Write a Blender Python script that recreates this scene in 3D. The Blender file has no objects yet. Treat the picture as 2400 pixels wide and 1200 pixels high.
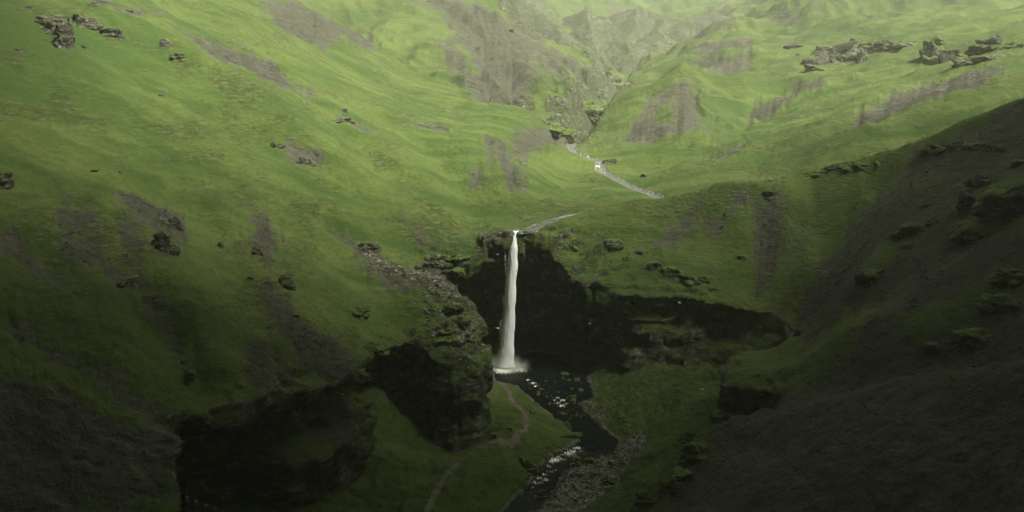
import bpy, math, random, time
import numpy as np
import openvdb as vdb
from mathutils import Vector, Matrix
T0 = time.time()
rng = np.random.default_rng(7); random.seed(7)
S = bpy.context.scene
COL = S.collection
R = math.radians
f4 = np.float32

# ------------------------------------------------------------------ camera, light, air
CAMZ, PITCH, FPX = 66.0, R(14.5), 1800.0          # focal length in pixels of a 2400 px wide frame
cam = bpy.data.cameras.new("camera"); co = bpy.data.objects.new("camera", cam); COL.objects.link(co)
co.location = (0, 0, CAMZ); co.rotation_euler = (R(90) - PITCH, 0, 0)
cam.sensor_width = 36.0; cam.lens = 36.0 * FPX / 2400.0; cam.clip_end = 9000; cam.clip_start = 0.5
S.camera = co

SUN_EL, SUN_AZ = R(55), R(122)                     # azimuth from +Y (up the valley), positive = to the right
w = bpy.data.worlds.new("World"); S.world = w; w.use_nodes = True
nt = w.node_tree; bg = nt.nodes["Background"]
sky = nt.nodes.new("ShaderNodeTexSky"); sky.sky_type = 'NISHITA'; sky.sun_disc = False
sky.sun_elevation = SUN_EL; sky.sun_rotation = SUN_AZ; sky.dust_density = 4.0; sky.air_density = 1.2
hs = nt.nodes.new("ShaderNodeHueSaturation"); hs.inputs["Saturation"].default_value = 0.25
nt.links.new(sky.outputs[0], hs.inputs["Color"])
tint = nt.nodes.new("ShaderNodeMix"); tint.data_type = 'RGBA'; tint.blend_type = 'MULTIPLY'
tint.inputs[0].default_value = 1.0
nt.links.new(hs.outputs[0], tint.inputs[6]); tint.inputs[7].default_value = (1.0, 1.0, 0.80, 1)
nt.links.new(tint.outputs[2], bg.inputs[0]); bg.inputs[1].default_value = 0.05

sun = bpy.data.lights.new("sun", 'SUN'); sun.energy = 5.0; sun.angle = R(13); sun.color = (1.0, 0.975, 0.81)
so = bpy.data.objects.new("sun", sun); COL.objects.link(so)
sd = Vector((math.sin(SUN_AZ) * math.cos(SUN_EL), math.cos(SUN_AZ) * math.cos(SUN_EL), math.sin(SUN_EL)))
so.rotation_euler = sd.to_track_quat('Z', 'Y').to_euler(); so.location = (0, 0, 400)

S.view_settings.view_transform = 'Standard'; S.view_settings.look = 'None'
S.view_settings.gamma = 1; S.view_settings.use_curve_mapping = False
S.view_settings.exposure = 1.72
S.render.engine = 'CYCLES'
S.cycles.max_bounces = 5; S.cycles.diffuse_bounces = 3; S.cycles.transparent_max_bounces = 16
S.cycles.volume_bounces = 1; S.cycles.use_denoising = True;  S.cycles.caustics_reflective = False
HAZE_DENSITY = 0.00046

# ------------------------------------------------------------------ rays through the frame
def ray(px, py):
    px = np.asarray(px, float); py = np.asarray(py, float)
    r = (px - 1200) / FPX; d = (py - 600) / FPX
    c, s = math.cos(PITCH), math.sin(PITCH)
    return r, c - d * s, -s - d * c
def atY(px, py, Y):
    r, dy, dz = ray(px, py); t = Y / dy
    return np.stack([r * t, np.broadcast_to(np.asarray(Y, float), np.shape(r * t)), CAMZ + dz * t], -1)
def atZ(px, py, z):
    r, dy, dz = ray(px, py); t = (np.asarray(z, float) - CAMZ) / dz
    return np.stack([r * t, dy * t, CAMZ + dz * t], -1)

# ------------------------------------------------------------------ noise
TB3 = np.random.default_rng(3).random((64, 64, 64), dtype=f4) * 2 - 1
def vn3(x, y, z):
    out = None
    xi = np.floor(x).astype(np.int32); yi = np.floor(y).astype(np.int32); zi = np.floor(z).astype(np.int32)
    fx = (x - xi).astype(f4); fy = (y - yi).astype(f4); fz = (z - zi).astype(f4)
    fx *= fx * (3 - 2 * fx); fy *= fy * (3 - 2 * fy); fz *= fz * (3 - 2 * fz)
    x0 = xi & 63; x1 = (xi + 1) & 63; y0 = yi & 63; y1 = (yi + 1) & 63; z0 = zi & 63; z1 = (zi + 1) & 63
    a = TB3[x0, y0, z0]; a = a + (TB3[x1, y0, z0] - a) * fx
    b = TB3[x0, y1, z0]; b = b + (TB3[x1, y1, z0] - b) * fx
    c = TB3[x0, y0, z1]; c = c + (TB3[x1, y0, z1] - c) * fx
    d = TB3[x0, y1, z1]; d = d + (TB3[x1, y1, z1] - d) * fx
    a = a + (b - a) * fy; c = c + (d - c) * fy
    return a + (c - a) * fz
TB2 = np.random.default_rng(4).random((256, 256), dtype=f4) * 2 - 1
def vn2(x, y):
    xi = np.floor(x).astype(np.int32); yi = np.floor(y).astype(np.int32)
    fx = (x - xi).astype(f4); fy = (y - yi).astype(f4)
    fx *= fx * (3 - 2 * fx); fy *= fy * (3 - 2 * fy)
    x0 = xi & 255; x1 = (xi + 1) & 255; y0 = yi & 255; y1 = (yi + 1) & 255
    a = TB2[x0, y0]; a = a + (TB2[x1, y0] - a) * fx
    b = TB2[x0, y1]; b = b + (TB2[x1, y1] - b) * fx
    return a + (b - a) * fy
def fbm2(x, y, o=4, g=.5, l=2.03):
    t = 0; a = 1
    for k in range(o):
        t = t + a * vn2(x + 17.3 * k, y - 9.1 * k); x = x * l; y = y * l; a *= g
    return t
def fbm3(x, y, z, o=4, g=.5, l=2.03):
    t = 0; a = 1
    for k in range(o):
        t = t + a * vn3(x + 17.3 * k, y - 9.1 * k, z + 5.7 * k); x = x * l; y = y * l; z = z * l; a *= g
    return t
def sstep(a, b, x):
    t = np.clip((x - a) / (b - a), 0, 1); return t * t * (3 - 2 * t)

# ------------------------------------------------------------------ thin-plate height field
class TPS:
    def __init__(s, P, warp, smooth=0.0):
        P = np.asarray(P, float); s.warp = warp
        u, v = warp(P[:, 0], P[:, 1]); n = len(P)
        K = s.k((u[:, None] - u) ** 2 + (v[:, None] - v) ** 2) + smooth * np.eye(n)
        A = np.zeros((n + 3, n + 3)); A[:n, :n] = K
        A[:n, n] = 1; A[:n, n + 1] = u; A[:n, n + 2] = v; A[n:, :n] = A[:n, n:].T
        s.w = np.linalg.solve(A, np.r_[P[:, 2], 0, 0, 0]); s.u = u; s.v = v
    @staticmethod
    def k(r2): return 0.5 * r2 * np.log(r2 + 1e-9)
    def __call__(s, x, y):
        x = np.asarray(x, float); y = np.asarray(y, float); sh = x.shape
        u, v = s.warp(x.ravel(), y.ravel()); out = np.empty(u.shape)
        u = u.astype(f4); v = v.astype(f4); ww = s.w[:-3].astype(f4)
        su = s.u.astype(f4); sv = s.v.astype(f4)
        for i in range(0, len(u), 20000):
            a, b = u[i:i + 20000], v[i:i + 20000]
            r2 = (a[:, None] - su) ** 2 + (b[:, None] - sv) ** 2
            out[i:i + 20000] = (0.5 * r2 * np.log(r2 + 1e-9)) @ ww + s.w[-3] + s.w[-2] * a + s.w[-1] * b
        return out.reshape(sh)

def zleft(x, Y):    # the big grass slope on the left
    return 22 + .45 * (-x - 22) + .28 * (np.minimum(Y, 200) - 125) + .10 * np.maximum(Y - 200, 0)
def zright(x, Y):   # the scree slope on the right
    return 4.8 + .65 * (x - 25) + .1 * (Y - 100)
def onplane(fn, pts):
    out = []
    for px, py in pts:
        lo, hi = 30.0, 1500.0
        for _ in range(50):
            m = (lo + hi) / 2; p = atY(px, py, m)
            if p[2] > fn(p[0], m): lo = m
            else: hi = m
        out.append((px, py, lo))
    return out

IMG = []          # (px, py, distance)
IMG += onplane(zleft, [(0,1200),(0,1000),(0,800),(0,600),(0,400),(0,200),(0,0),(-300,0),(-300,500),(-300,1000),
    (200,1180),(200,1000),(200,800),(200,600),(200,400),(200,200),(200,0),(430,1000),(430,1190),(400,800),(400,600),(400,400),
    (400,200),(400,0),(650,940),(600,800),(600,600),(600,400),(600,200),(600,0),(850,870),(750,700),(800,500),(800,350),(800,200),
    (900,800),(900,430)])
IMG += [(800,50,340),(760,650,128),(870,700,130),(950,740,129),(985,800,126),
    (850,600,145),(1000,640,139),(930,625,142),(1050,660,137),(1050,720,132),(1050,780,128),(985,830,125),(1050,860,123.5),
    (1120,850,125),(1165,810,132),(1120,740,134),(1100,690,138),(980,605,150),(900,560,152),(1040,600,154),(1100,615,153),(1130,560,157),
    (1180,545,158),(1000,450,168),(1050,520,163),(1130,525,163),(1200,470,176),(1200,400,190),(1100,400,186),(1000,330,205),(1300,470,183),
    (1250,420,192),(1300,430,196),(1400,450,192),(1250,330,225),(1180,290,245),(1100,280,245),(950,230,265),(1250,265,262),(1200,246,272),
    (1110,235,287),(1030,190,318),(900,130,348),(1310,330,248),
    (1050,170,362),(1100,130,385),(1160,180,350),(1220,230,325),(1280,270,295),(1310,300,280),(1100,50,425),(1000,0,450),(1160,10,452),
    (1290,110,425),(1350,150,420),(1430,215,404),(1380,230,370),(1300,200,370),(900,0,440),(1150,-40,480),
    # river line
    (1240,545,160),(1310,517,166.6),(1570,475,183),(1480,440,199),(1410,395,218),(1345,360,231),(1340,310,267),(1380,260,316),(1440,190,443),(1485,160,547),
    # far back
    (1200,-70,950),(1500,-90,1100),(1750,-70,1000),(1400,-120,1400),(900,-120,900),
    (400,-150,500),(1900,-130,900),(2300,-120,700),(2600,0,420),
    # right bank and hills
    (1480,175,440),(1560,130,450),(1650,75,480),(1740,42,530),(1830,5,590),(1900,-40,650),(1400,280,284),(1450,250,300),(1600,188,300),
    (1520,200,350),(1600,270,262),(1600,330,238),(1500,330,245),(1450,360,232),(1700,300,258),(1660,250,285),(1700,150,370),(1700,100,420),
    (1900,60,430),(2000,20,470),(2200,40,385),(2400,40,330),(2400,100,265),(2400,170,215),(2200,250,200),(2000,330,192),(1800,400,193),
    (1700,350,217),(1700,420,194),(1600,440,190),(1600,380,212),(1900,300,225),(2000,200,270),(1850,200,300),(1750,225,292),(1690,275,290),
    (2200,150,285),(2100,250,225),(2100,120,320),(1950,120,350),(2600,150,230),
    # crest of the right gorge side
    (2400,240,150),(2250,300,157),(2050,372,165),(1880,405,170),(1700,450,168),(1600,470,167),(1500,490,165),(1400,505,163),(1320,517,161),
    (2600,170,140),(1750,803,129.5),(1700,824,127.5),(1795,792,132),(1845,756,138),(1900,712,143),(1820,850,122),(1760,860,121),
    (1280,560,157),(1350,600,156),(1340,650,152),(1450,690,149),(1450,600,156),(1550,705,146),(1650,600,156),(1600,550,160),(1560,630,152),
    (1800,550,157),(1830,480,163),(1950,500,158),(1900,600,147),(1870,700,136),(2100,430,155),(1660,722,144)]
IMG += onplane(zright, [(2400,340),(2400,450),(2400,600),(2400,800),(2400,1000),(2400,1200),(2200,400),(2200,550),(2200,700),(2200,900),(2200,1100),
    (2000,620),(2000,750),(2000,900),(2000,1100),(1950,680),(1850,860),(1850,1000),(1680,965),(1610,1040),(1560,1110),
    (1490,1170),(1700,1150),(2700,400),(2700,800),(1680,820),(1670,880)])
RAW = [(22,470,50),(-8,500,56),(-40,515,70),(60,500,55),(100,510,56),(120,545,62),(165,610,72),(30,560,60),(90,640,66),(-10,680,84),(60,800,112),(160,790,104),(20,620,70),(-29,346,50),(-60,380,62),(110,600,70),(150,650,85),(-200,60,96),(-120,40,58),(-60,50,24),(-40,40,12),(0,40,-6),(20,50,-6),(60,40,24),(120,60,62),
       (200,120,110),(-350,250,200),(-500,500,300),(-400,900,330),(-100,1500,330),(400,1500,330),(700,900,300),(420,300,190),(300,150,150),(600,500,240),
       (118,182,52),(90,180,43),(62,182,36)]
P = [tuple(atY(a, b, c)) for a, b, c in IMG] + RAW
warpR = lambda x, y: (100 * x / (np.maximum(y, 35) + 60), 100 * np.log((np.maximum(y, 35) + 60) / 100))
RIM = TPS(P, warpR, smooth=2.0)

# ------------------------------------------------------------------ plan outline of the gorge
GP = np.array([(-30,55),(-38.6,80),(-41.6,89),(-37,94),(-32.8,99),(-23.5,110.5),(-22,117),(-20.5,122.5),(-18.2,124),(-16.2,123.5),
    (-15,122.8),(-10,122.5),(-6,124),(-3.6,128),(-2.8,132.5),(-7,138),(-12,142),(-20,145),(-18,149.5),(-9,152.5),(-5,156.5),(0,157.5),
    (6,157.5),(9.5,155.6),(11.2,153.6),(12.3,151.6),(13.2,152.9),(14.8,150.0),(16.6,151.2),(21.5,149),(30,146),(38.5,144),(48,138.5),(48.5,131),(40.5,127),(34.6,124),(33.0,118),(38,114),(42,110),(33,110.5),(27.8,108.5),(23.5,105.4),
    (18.8,103),(14,92),(10,55)], float)
def polysd(poly, x, y):
    x = np.asarray(x, float); y = np.asarray(y, float)
    d2 = np.full(x.shape, 1e18); ins = np.zeros(x.shape, bool); n = len(poly)
    for i in range(n):
        ax, ay = poly[i]; bx, by = poly[(i + 1) % n]
        ex, ey = bx - ax, by - ay
        t = np.clip(((x - ax) * ex + (y - ay) * ey) / (ex * ex + ey * ey + 1e-12), 0, 1)
        d2 = np.minimum(d2, (x - ax - t * ex) ** 2 + (y - ay - t * ey) ** 2)
        c = (ay > y) != (by > y)
        with np.errstate(divide='ignore', invalid='ignore'):
            ins ^= c & (x < ex * (y - ay) / (ey if ey else 1e-12) + ax)
    return np.where(ins, -np.sqrt(d2), np.sqrt(d2))

# water level along the gorge and the floor
def zw(Y): return np.interp(Y, [95, 107, 118.6, 122.7, 136, 149, 151], [-4.2, -3.5, -2.7, -1.6, -1.0, -.15, 0])
def onwater(pts):
    out = []
    for px, py in pts:
        z = -1.0
        for _ in range(12): p = atZ(px, py, z); z = float(zw(p[1]))
        out.append((p[0], p[1]))
    return np.array(out)
WATER = onwater([(1150,862),(1170,840),(1260,825),(1340,835),(1390,860),(1375,885),(1395,930),(1358,945),(1372,965),(1420,1010),(1450,1035),(1445,1060),
    (1400,1075),(1350,1092),(1315,1112),(1300,1150),(1260,1200),(1170,1215),(1205,1170),(1240,1145),(1255,1110),(1285,1075),(1330,1052),(1358,1036),
    (1335,1000),(1300,980),(1260,945),(1210,905),(1165,893)])
FL = [tuple(atZ(a, b, c)) for a, b, c in [(1170,905,.8),(1200,940,2),(1235,980,1.5),(1280,965,.6),(1180,1000,3.2),(1230,1010,1),(1150,1045,1.2),(1250,1060,.3),
    (1060,1100,.5),(1150,1130,1),(1010,1190,0),(1200,1100,-.6),(1100,1190,-1.2),(850,1190,-1),(700,1190,-1),(500,1190,0),(600,1080,2),(900,1080,1.5),
    (920,980,3),(930,900,6),(1000,1080,.3),(1420,870,2),(1400,920,.6),(1480,900,4),(1560,900,6),(1650,900,6),(1640,960,7),(1560,980,4),(1460,980,1.2),
    (1600,1040,5),(1490,1040,-.2),(1540,1080,2),(1450,1150,-2.2),(1400,1200,-2.9),(1500,1150,.3),(1420,1100,-1.8),(1340,1160,-2.9),(1400,1000,-.4)]]
FL += [tuple(atZ(a, b, c)) for a, b, c in [(1050,1064,-1.3),(1000,1052,-1.0),(1100,1050,-.8),(1130,1025,.4),(960,1010,.8),(1060,1040,-1.2)]]
FL += [(10,168,7),(18,160,7),(0,174,4),(-10,160,1.5),(26,150,6),(12,158,4),(-16,146,2),(42,135,3),(46,137,4),(-40,92,3),(-25,128,9),(-10,60,-4),(-30,60,0),(10,60,-4),(6,163,2.5)]
FLOOR = TPS(FL, lambda x, y: (x, y), smooth=4.0)
PATHPX = [(1172,896),(1195,922),(1213,952),(1234,978),(1232,1003),(1203,1030),(1150,1046),(1110,1066),(1062,1095),(1032,1130),(1010,1175),(1000,1215)]
def floor_z(x, y):
    x = np.asarray(x, float); y = np.asarray(y, float)
    sdw = polysd(WATER, x, y) + .5 * vn2(x * .9, y * .9) + .25 * vn2(x * 2.7, y * 2.7)
    h = np.maximum(FLOOR(x, y) - zw(y), .12)
    h = h + np.minimum(h, 1.5) * (.5 * fbm2(x * .16, y * .16, 4) + .24 * np.abs(vn2(x * .55, y * .55)) + .16 * vn2(x * 1.2, y * 1.2))
    land = np.minimum(h, .22 + .75 * np.maximum(sdw, 0))
    return zw(y) + np.where(sdw < 0, np.maximum(-.75, .45 * sdw), np.minimum(np.maximum(land, .05), .6 * np.maximum(sdw, 0) + .05))
def inter(px, py, fn, lo=50, hi=900, n=500):
    px = np.asarray(px, float); py = np.asarray(py, float)
    Y = np.geomspace(lo, hi, n)
    p = atY(px[:, None], py[:, None], Y[None, :])
    below = p[..., 2] < fn(p[..., 0], p[..., 1])
    i = np.argmax(below, 1); i = np.where(below.any(1), i, n - 1)
    out = []
    for k in range(len(px)):
        a, b = Y[max(i[k] - 1, 0)], Y[i[k]]
        out.append((a, b))
    a = np.array([o[0] for o in out]); b = np.array([o[1] for o in out])
    for _ in range(14):
        m = (a + b) / 2; q = atY(px, py, m); bl = q[:, 2] < fn(q[:, 0], q[:, 1])
        b = np.where(bl, m, b); a = np.where(bl, a, m)
    return atY(px, py, b)

# upstream river as a line in the world
RIVPX = [(1203,543,158),(1240,540,160),(1310,517,166.6),(None,(23,175,31.6)),(1570,475,183),(1525,455,191),(1480,440,199),(1440,418,209),(1408,400,217),(1405,380,223),(1345,360,231),(1335,335,247),(1340,310,267),(1380,260,316),(1440,190,443),(1485,160,547)]
RIV = np.array([q[1] if q[0] is None else tuple(atY(*q)) for q in RIVPX])
RIVW = np.array([2.2,2.4,1.8,1.8,2.8,2.5,2.0,2.1,2.7,1.9,1.8,2.4,2.6,3,3.5,4]) * .5
def seglerp(pl, W, x, y):
    x = np.asarray(x, float); y = np.asarray(y, float)
    bd = np.full(x.shape, 1e9); bz = np.zeros(x.shape); bw = np.zeros(x.shape)
    for i in range(len(pl) - 1):
        a, b = pl[i], pl[i + 1]; ex, ey = b[0] - a[0], b[1] - a[1]
        t = np.clip(((x - a[0]) * ex + (y - a[1]) * ey) / (ex * ex + ey * ey), 0, 1)
        d = np.hypot(x - a[0] - t * ex, y - a[1] - t * ey)
        m = d < bd; bd = np.where(m, d, bd); bz = np.where(m, a[2] + t * (b[2] - a[2]), bz); bw = np.where(m, W[i] + t * (W[i + 1] - W[i]), bw)
    return bd, bz, bw

# ------------------------------------------------------------------ surface relief of the hills
BOXX, BOXY, BOXZ, VX = (-50., 56.), (77., 178.), (-6., 57.), .31
def rough(x, y):
    """height relief of the open slopes"""
    sc = np.clip(y / 160, .6, 4)
    left = sstep(10, -25, x)
    # gullies running down the fall line
    ul = x * .85 - y * .53; vl = x * .53 + y * .85
    wob = 6 * vn2(x * .03, y * .03)
    g1 = vn2(ul * .012 + 3, (vl + wob) * .075) * 1.5 + vn2(ul * .025 + 9, (vl + wob) * .2) * .6
    ur = x * .99 + y * .1; vr = -x * .1 + y * .99
    g2 = vn2(ur * .014 + 30, (vr + wob) * .085) * 1.3 + vn2(ur * .03, (vr + wob) * .22 + 7) * .6
    r = left * g1 + (1 - left) * g2
    r = r + fbm2(x * .045 + 50, y * .045, 3, .55) * 1.3
    far = sstep(330, 520, y)
    rid = 1 - np.abs(fbm2(x * .009, y * .009 + 5, 3, .45))
    r = r * np.clip(sc * .75, .6, 2.2) + far * ((rid - .6) * 22 + (.5 - np.abs(fbm2((x + y * .4) * .03, (y - x * .4) * .016 + 9, 4, .5))) * 9)
    r = r + fbm2(x * .35, y * .35, 3, .6) * .20 + fbm2(x * 1.1, y * 1.1, 2, .6) * .07
    return r
LINES_PX = [([(1000,330),(1075,430),(1128,522)], -3.2, 6), ([(1180,320),(1235,420),(1300,490)], 1.8, 6), ([(1330,370),(1400,470)], -1.2, 5),
 ([(560,270),(760,350),(880,460),(1000,570)], 1.8, 5), ([(700,210),(800,310),(930,420),(1060,510)], -1.8, 6), ([(480,110),(620,270),(700,330)], 1.5, 6),
 ([(430,430),(540,600),(620,740)], -1.8, 5), ([(520,480),(600,640),(720,800)], 1.6, 4), ([(250,440),(420,640),(560,860)], 1.2, 5), ([(160,480),(330,700),(440,900)], -2.0, 4),
 ([(0,540),(190,690)], -1.4, 3), ([(0,720),(200,840),(400,980)], -1.2, 3.5), ([(720,500),(840,570)], -1.6, 2.5), ([(300,60),(420,130),(600,240)], 2.0, 7),
 ([(1700,275),(1760,235),(1850,200)], -4, 8), ([(1600,185),(1610,260),(1600,330)], 3, 8), ([(1520,200),(1450,300)], 1.5, 7),
 ([(2400,240),(2250,300),(2050,372),(1885,403)], 3.2, 4), ([(2000,410),(1940,425),(1960,520),(1900,640),(1880,720)], -5.5, 6), ([(1700,460),(1830,435),(1850,520)], 1.6, 4), ([(1385,585),(1338,642)], 1.3, 1.6), ([(1465,600),(1372,664)], 1.3, 1.8), ([(1415,585),(1350,655)], -1.2, 1.4),
 ([(1780,480),(1790,560),(1765,660)], -1.2, 3), ([(2050,480),(1950,600),(1850,740)], 1.2, 3), ([(2250,560),(2050,700),(1900,800)], -1.5, 4),
 ([(2400,560),(2200,640),(2020,780)], 1.8, 4), ([(1860,900),(2100,840),(2400,800)], -2.5, 5), ([(1850,960),(2100,880),(2400,860)], 2.0, 3.5),
]
LINES = []
def rough(x, y, _r=rough):
    r = _r(x, y)
    for p, a, wd in LINES:
        lo, hi = p.min(0) - 3 * wd, p.max(0) + 3 * wd
        xf = x.ravel(); yf = y.ravel()
        i = np.nonzero((xf > lo[0]) & (xf < hi[0]) & (yf > lo[1]) & (yf < hi[1]))[0]
        if not len(i): continue
        q = np.c_[p, np.zeros(len(p))]
        d = seglerp(q, np.zeros(len(p)), xf[i] + 1.2 * vn2(xf[i] * .15, yf[i] * .15), yf[i])[0]
        rr = r.ravel(); rr[i] += a * np.exp(-(d / wd) ** 2) * .8 * (1 + .35 * vn2(xf[i] * .1, yf[i] * .1)); r = rr.reshape(x.shape)
    return r
RIDGES_PX = [  # crest line (px, py, distance), side slope, crag width
 ([(2600,165,140),(2400,236,150),(2250,296,157),(2050,366,165),(1883,400,170),(1790,424,169)], 1.35, 1.2),
 ([(960,-40,480),(1060,-10,462),(1156,12,452),(1211,51,440),(1312,117,428),(1367,149,420),(1425,212,408)], .72, 5),
 ([(1270,170,400),(1330,205,365),(1395,232,335),(1405,262,312)], .62, 4),
 ([(1900,-30,650),(1830,3,590),(1740,42,530),(1650,75,490),(1560,130,460),(1488,172,446)], .60, 7),
 ([(1740,120,400),(1680,150,350),(1617,184,308),(1645,250,276),(1660,310,258)], .50, 0),
 ([(1617,184,308),(1530,225,300),(1440,300,272)], .55, 0),
 ([(1200,-60,820),(1250,10,680),(1330,80,560),(1425,190,495)], .80, 16),
 ([(1330,40,700),(1382,16,640),(1392,60,600),(1400,120,560),(1450,190,500)], .95, 18),
 ([(1400,45,700),(1470,20,700),(1500,10,700),(1560,35,680),(1630,75,650)], .85, 20),
 ([(1500,10,700),(1475,90,600),(1480,150,540)], .85, 14), ([(1560,35,680),(1540,100,590),(1500,150,530)], .85, 14),
 ([(1600,55,780),(1680,10,760),(1740,35,740),(1800,60,700)], .85, 20), ([(1680,10,760),(1620,80,640),(1570,120,580)], .8, 14),
 ([(900,130,348),(1030,190,318),(1112,233,290),(1200,245,273),(1262,267,262),(1312,330,246)], .55, 0),
 ([(700,-60,600),(860,-10,480),(960,30,420),(1010,60,395),(1040,110,372),(1110,225,340)], .40, 0)]
RIDGES = [(np.array([tuple(atY(*q)) for q in p]), sl, cw) for p, sl, cw in RIDGES_PX]
def ridged(x, y, z):
    sh = x.shape; xf = x.ravel(); yf = y.ravel(); z = z.ravel().copy(); crag = np.zeros(len(z))
    i = np.nonzero((yf > 128) & (yf < 1000) & ((yf > 235) | (xf > 30)) & (np.abs(xf) < 420))[0]
    if len(i):
        X, Y, Z = xf[i], yf[i], z[i]; am = np.clip(Y / 260 - .35, .25, 1); wx = X + 4 * am * fbm2(X * .05, Y * .05, 3); wy = Y + 4 * am * fbm2(X * .05 + 9, Y * .05, 3); cr = np.zeros(len(i))
        for pl_, sl, cw in RIDGES:
            run = 1 - np.abs(vn2(X * .06 + 3, Y * .06)) * .5 - .25 * np.abs(vn2(X * .17, Y * .17 + 5)); se = sl * (.72 + .5 * (1 - run))
            zt = np.full(len(i), -1e9); d = np.zeros(len(i))
            for k_ in range(len(pl_) - 1):
                dk, zk, _ = seglerp(pl_[k_:k_ + 2], np.zeros(2), wx, wy); zk = zk - se * dk
                d = np.where(zk > zt, dk, d); zt = np.maximum(zt, zk)
            zt = zt + (1.4 * am * fbm2(X * .08, Y * .08, 3) if cw else .5 * fbm2(X * .08, Y * .08, 3)) * np.minimum(1, d * .2)
            h = np.clip(.5 + .5 * (zt - Z) / 1.2, 0, 1); Z = Z * (1 - h) + zt * h + .6 * h * (1 - h)
            if cw: cr = np.maximum(cr * (1 - h), h * sstep(cw * 1.5, cw * .5, d + 5 * vn2(X * .09, Y * .09)))
        z[i] = Z; crag[i] = cr
    return z.reshape(sh), crag.reshape(sh)
def cap(z): return np.where(z > 150, 150 + 75 * np.tanh((z - 150) / 75), z)
def near_edges(x, y):
    d, z, ww = seglerp(RIV, RIVW, x, y)
    return d, z, ww
def rim_z(x, y):
    x = np.asarray(x, float); y = np.asarray(y, float)
    z = RIM(x, y) + rough(x, y) * (.35 + .65 * sstep(0, 14, np.abs(seglerp(RIV, RIVW, x, y)[0]) - 2))
    z = ridged(x, y, z)[0]
    d, zr, wv = near_edges(x, y)
    e = d - wv + .4 * vn2(x * .5, y * .5)
    up = sstep(238, 275, y) * sstep(560, 460, y); zr = zr - 11 * up
    bank = zr + .25 + np.maximum(e, 0) * (.55 + 1.0 * up)
    z = np.where(e < 12, np.minimum(z, bank + np.maximum(e - 4, 0) * 1.5), z)
    z = np.where(e < 6, np.maximum(z, zr + .15 + 0 * e), z)
    z = np.where(e < 0, zr - .45, z + 0)
    return z
def erode(x, y, m):
    k = np.clip(y / 150, .6, 2.5)
    left = sstep(10, -25, x); al = left * (x * .85 - y * .53) + (1 - left) * x; ac = left * (x * .53 + y * .85) + (1 - left) * y
    return -m * k * (.5 + .12 * vn2((ac + 3 * vn2(x * .1, y * .1)) * .6 / k, al * .1 / k) + .12 * vn2((ac + 1.5 * vn2(x * .3, y * .3)) * 1.6 / k, al * .3 / k) + .30 * fbm2(x * .6 / k, y * .6 / k, 4))
def surf0(x, y):
    r = RIM(x, y); g = polysd(GP, x, y)
    return np.where(g < 0, np.minimum(FLOOR(x, y), r), r)
def surf1(x, y):
    r = rim_z(x, y); g = polysd(GP, x, y)
    return np.where(g < 0, np.minimum(floor_z(x, y), r), r)

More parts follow.
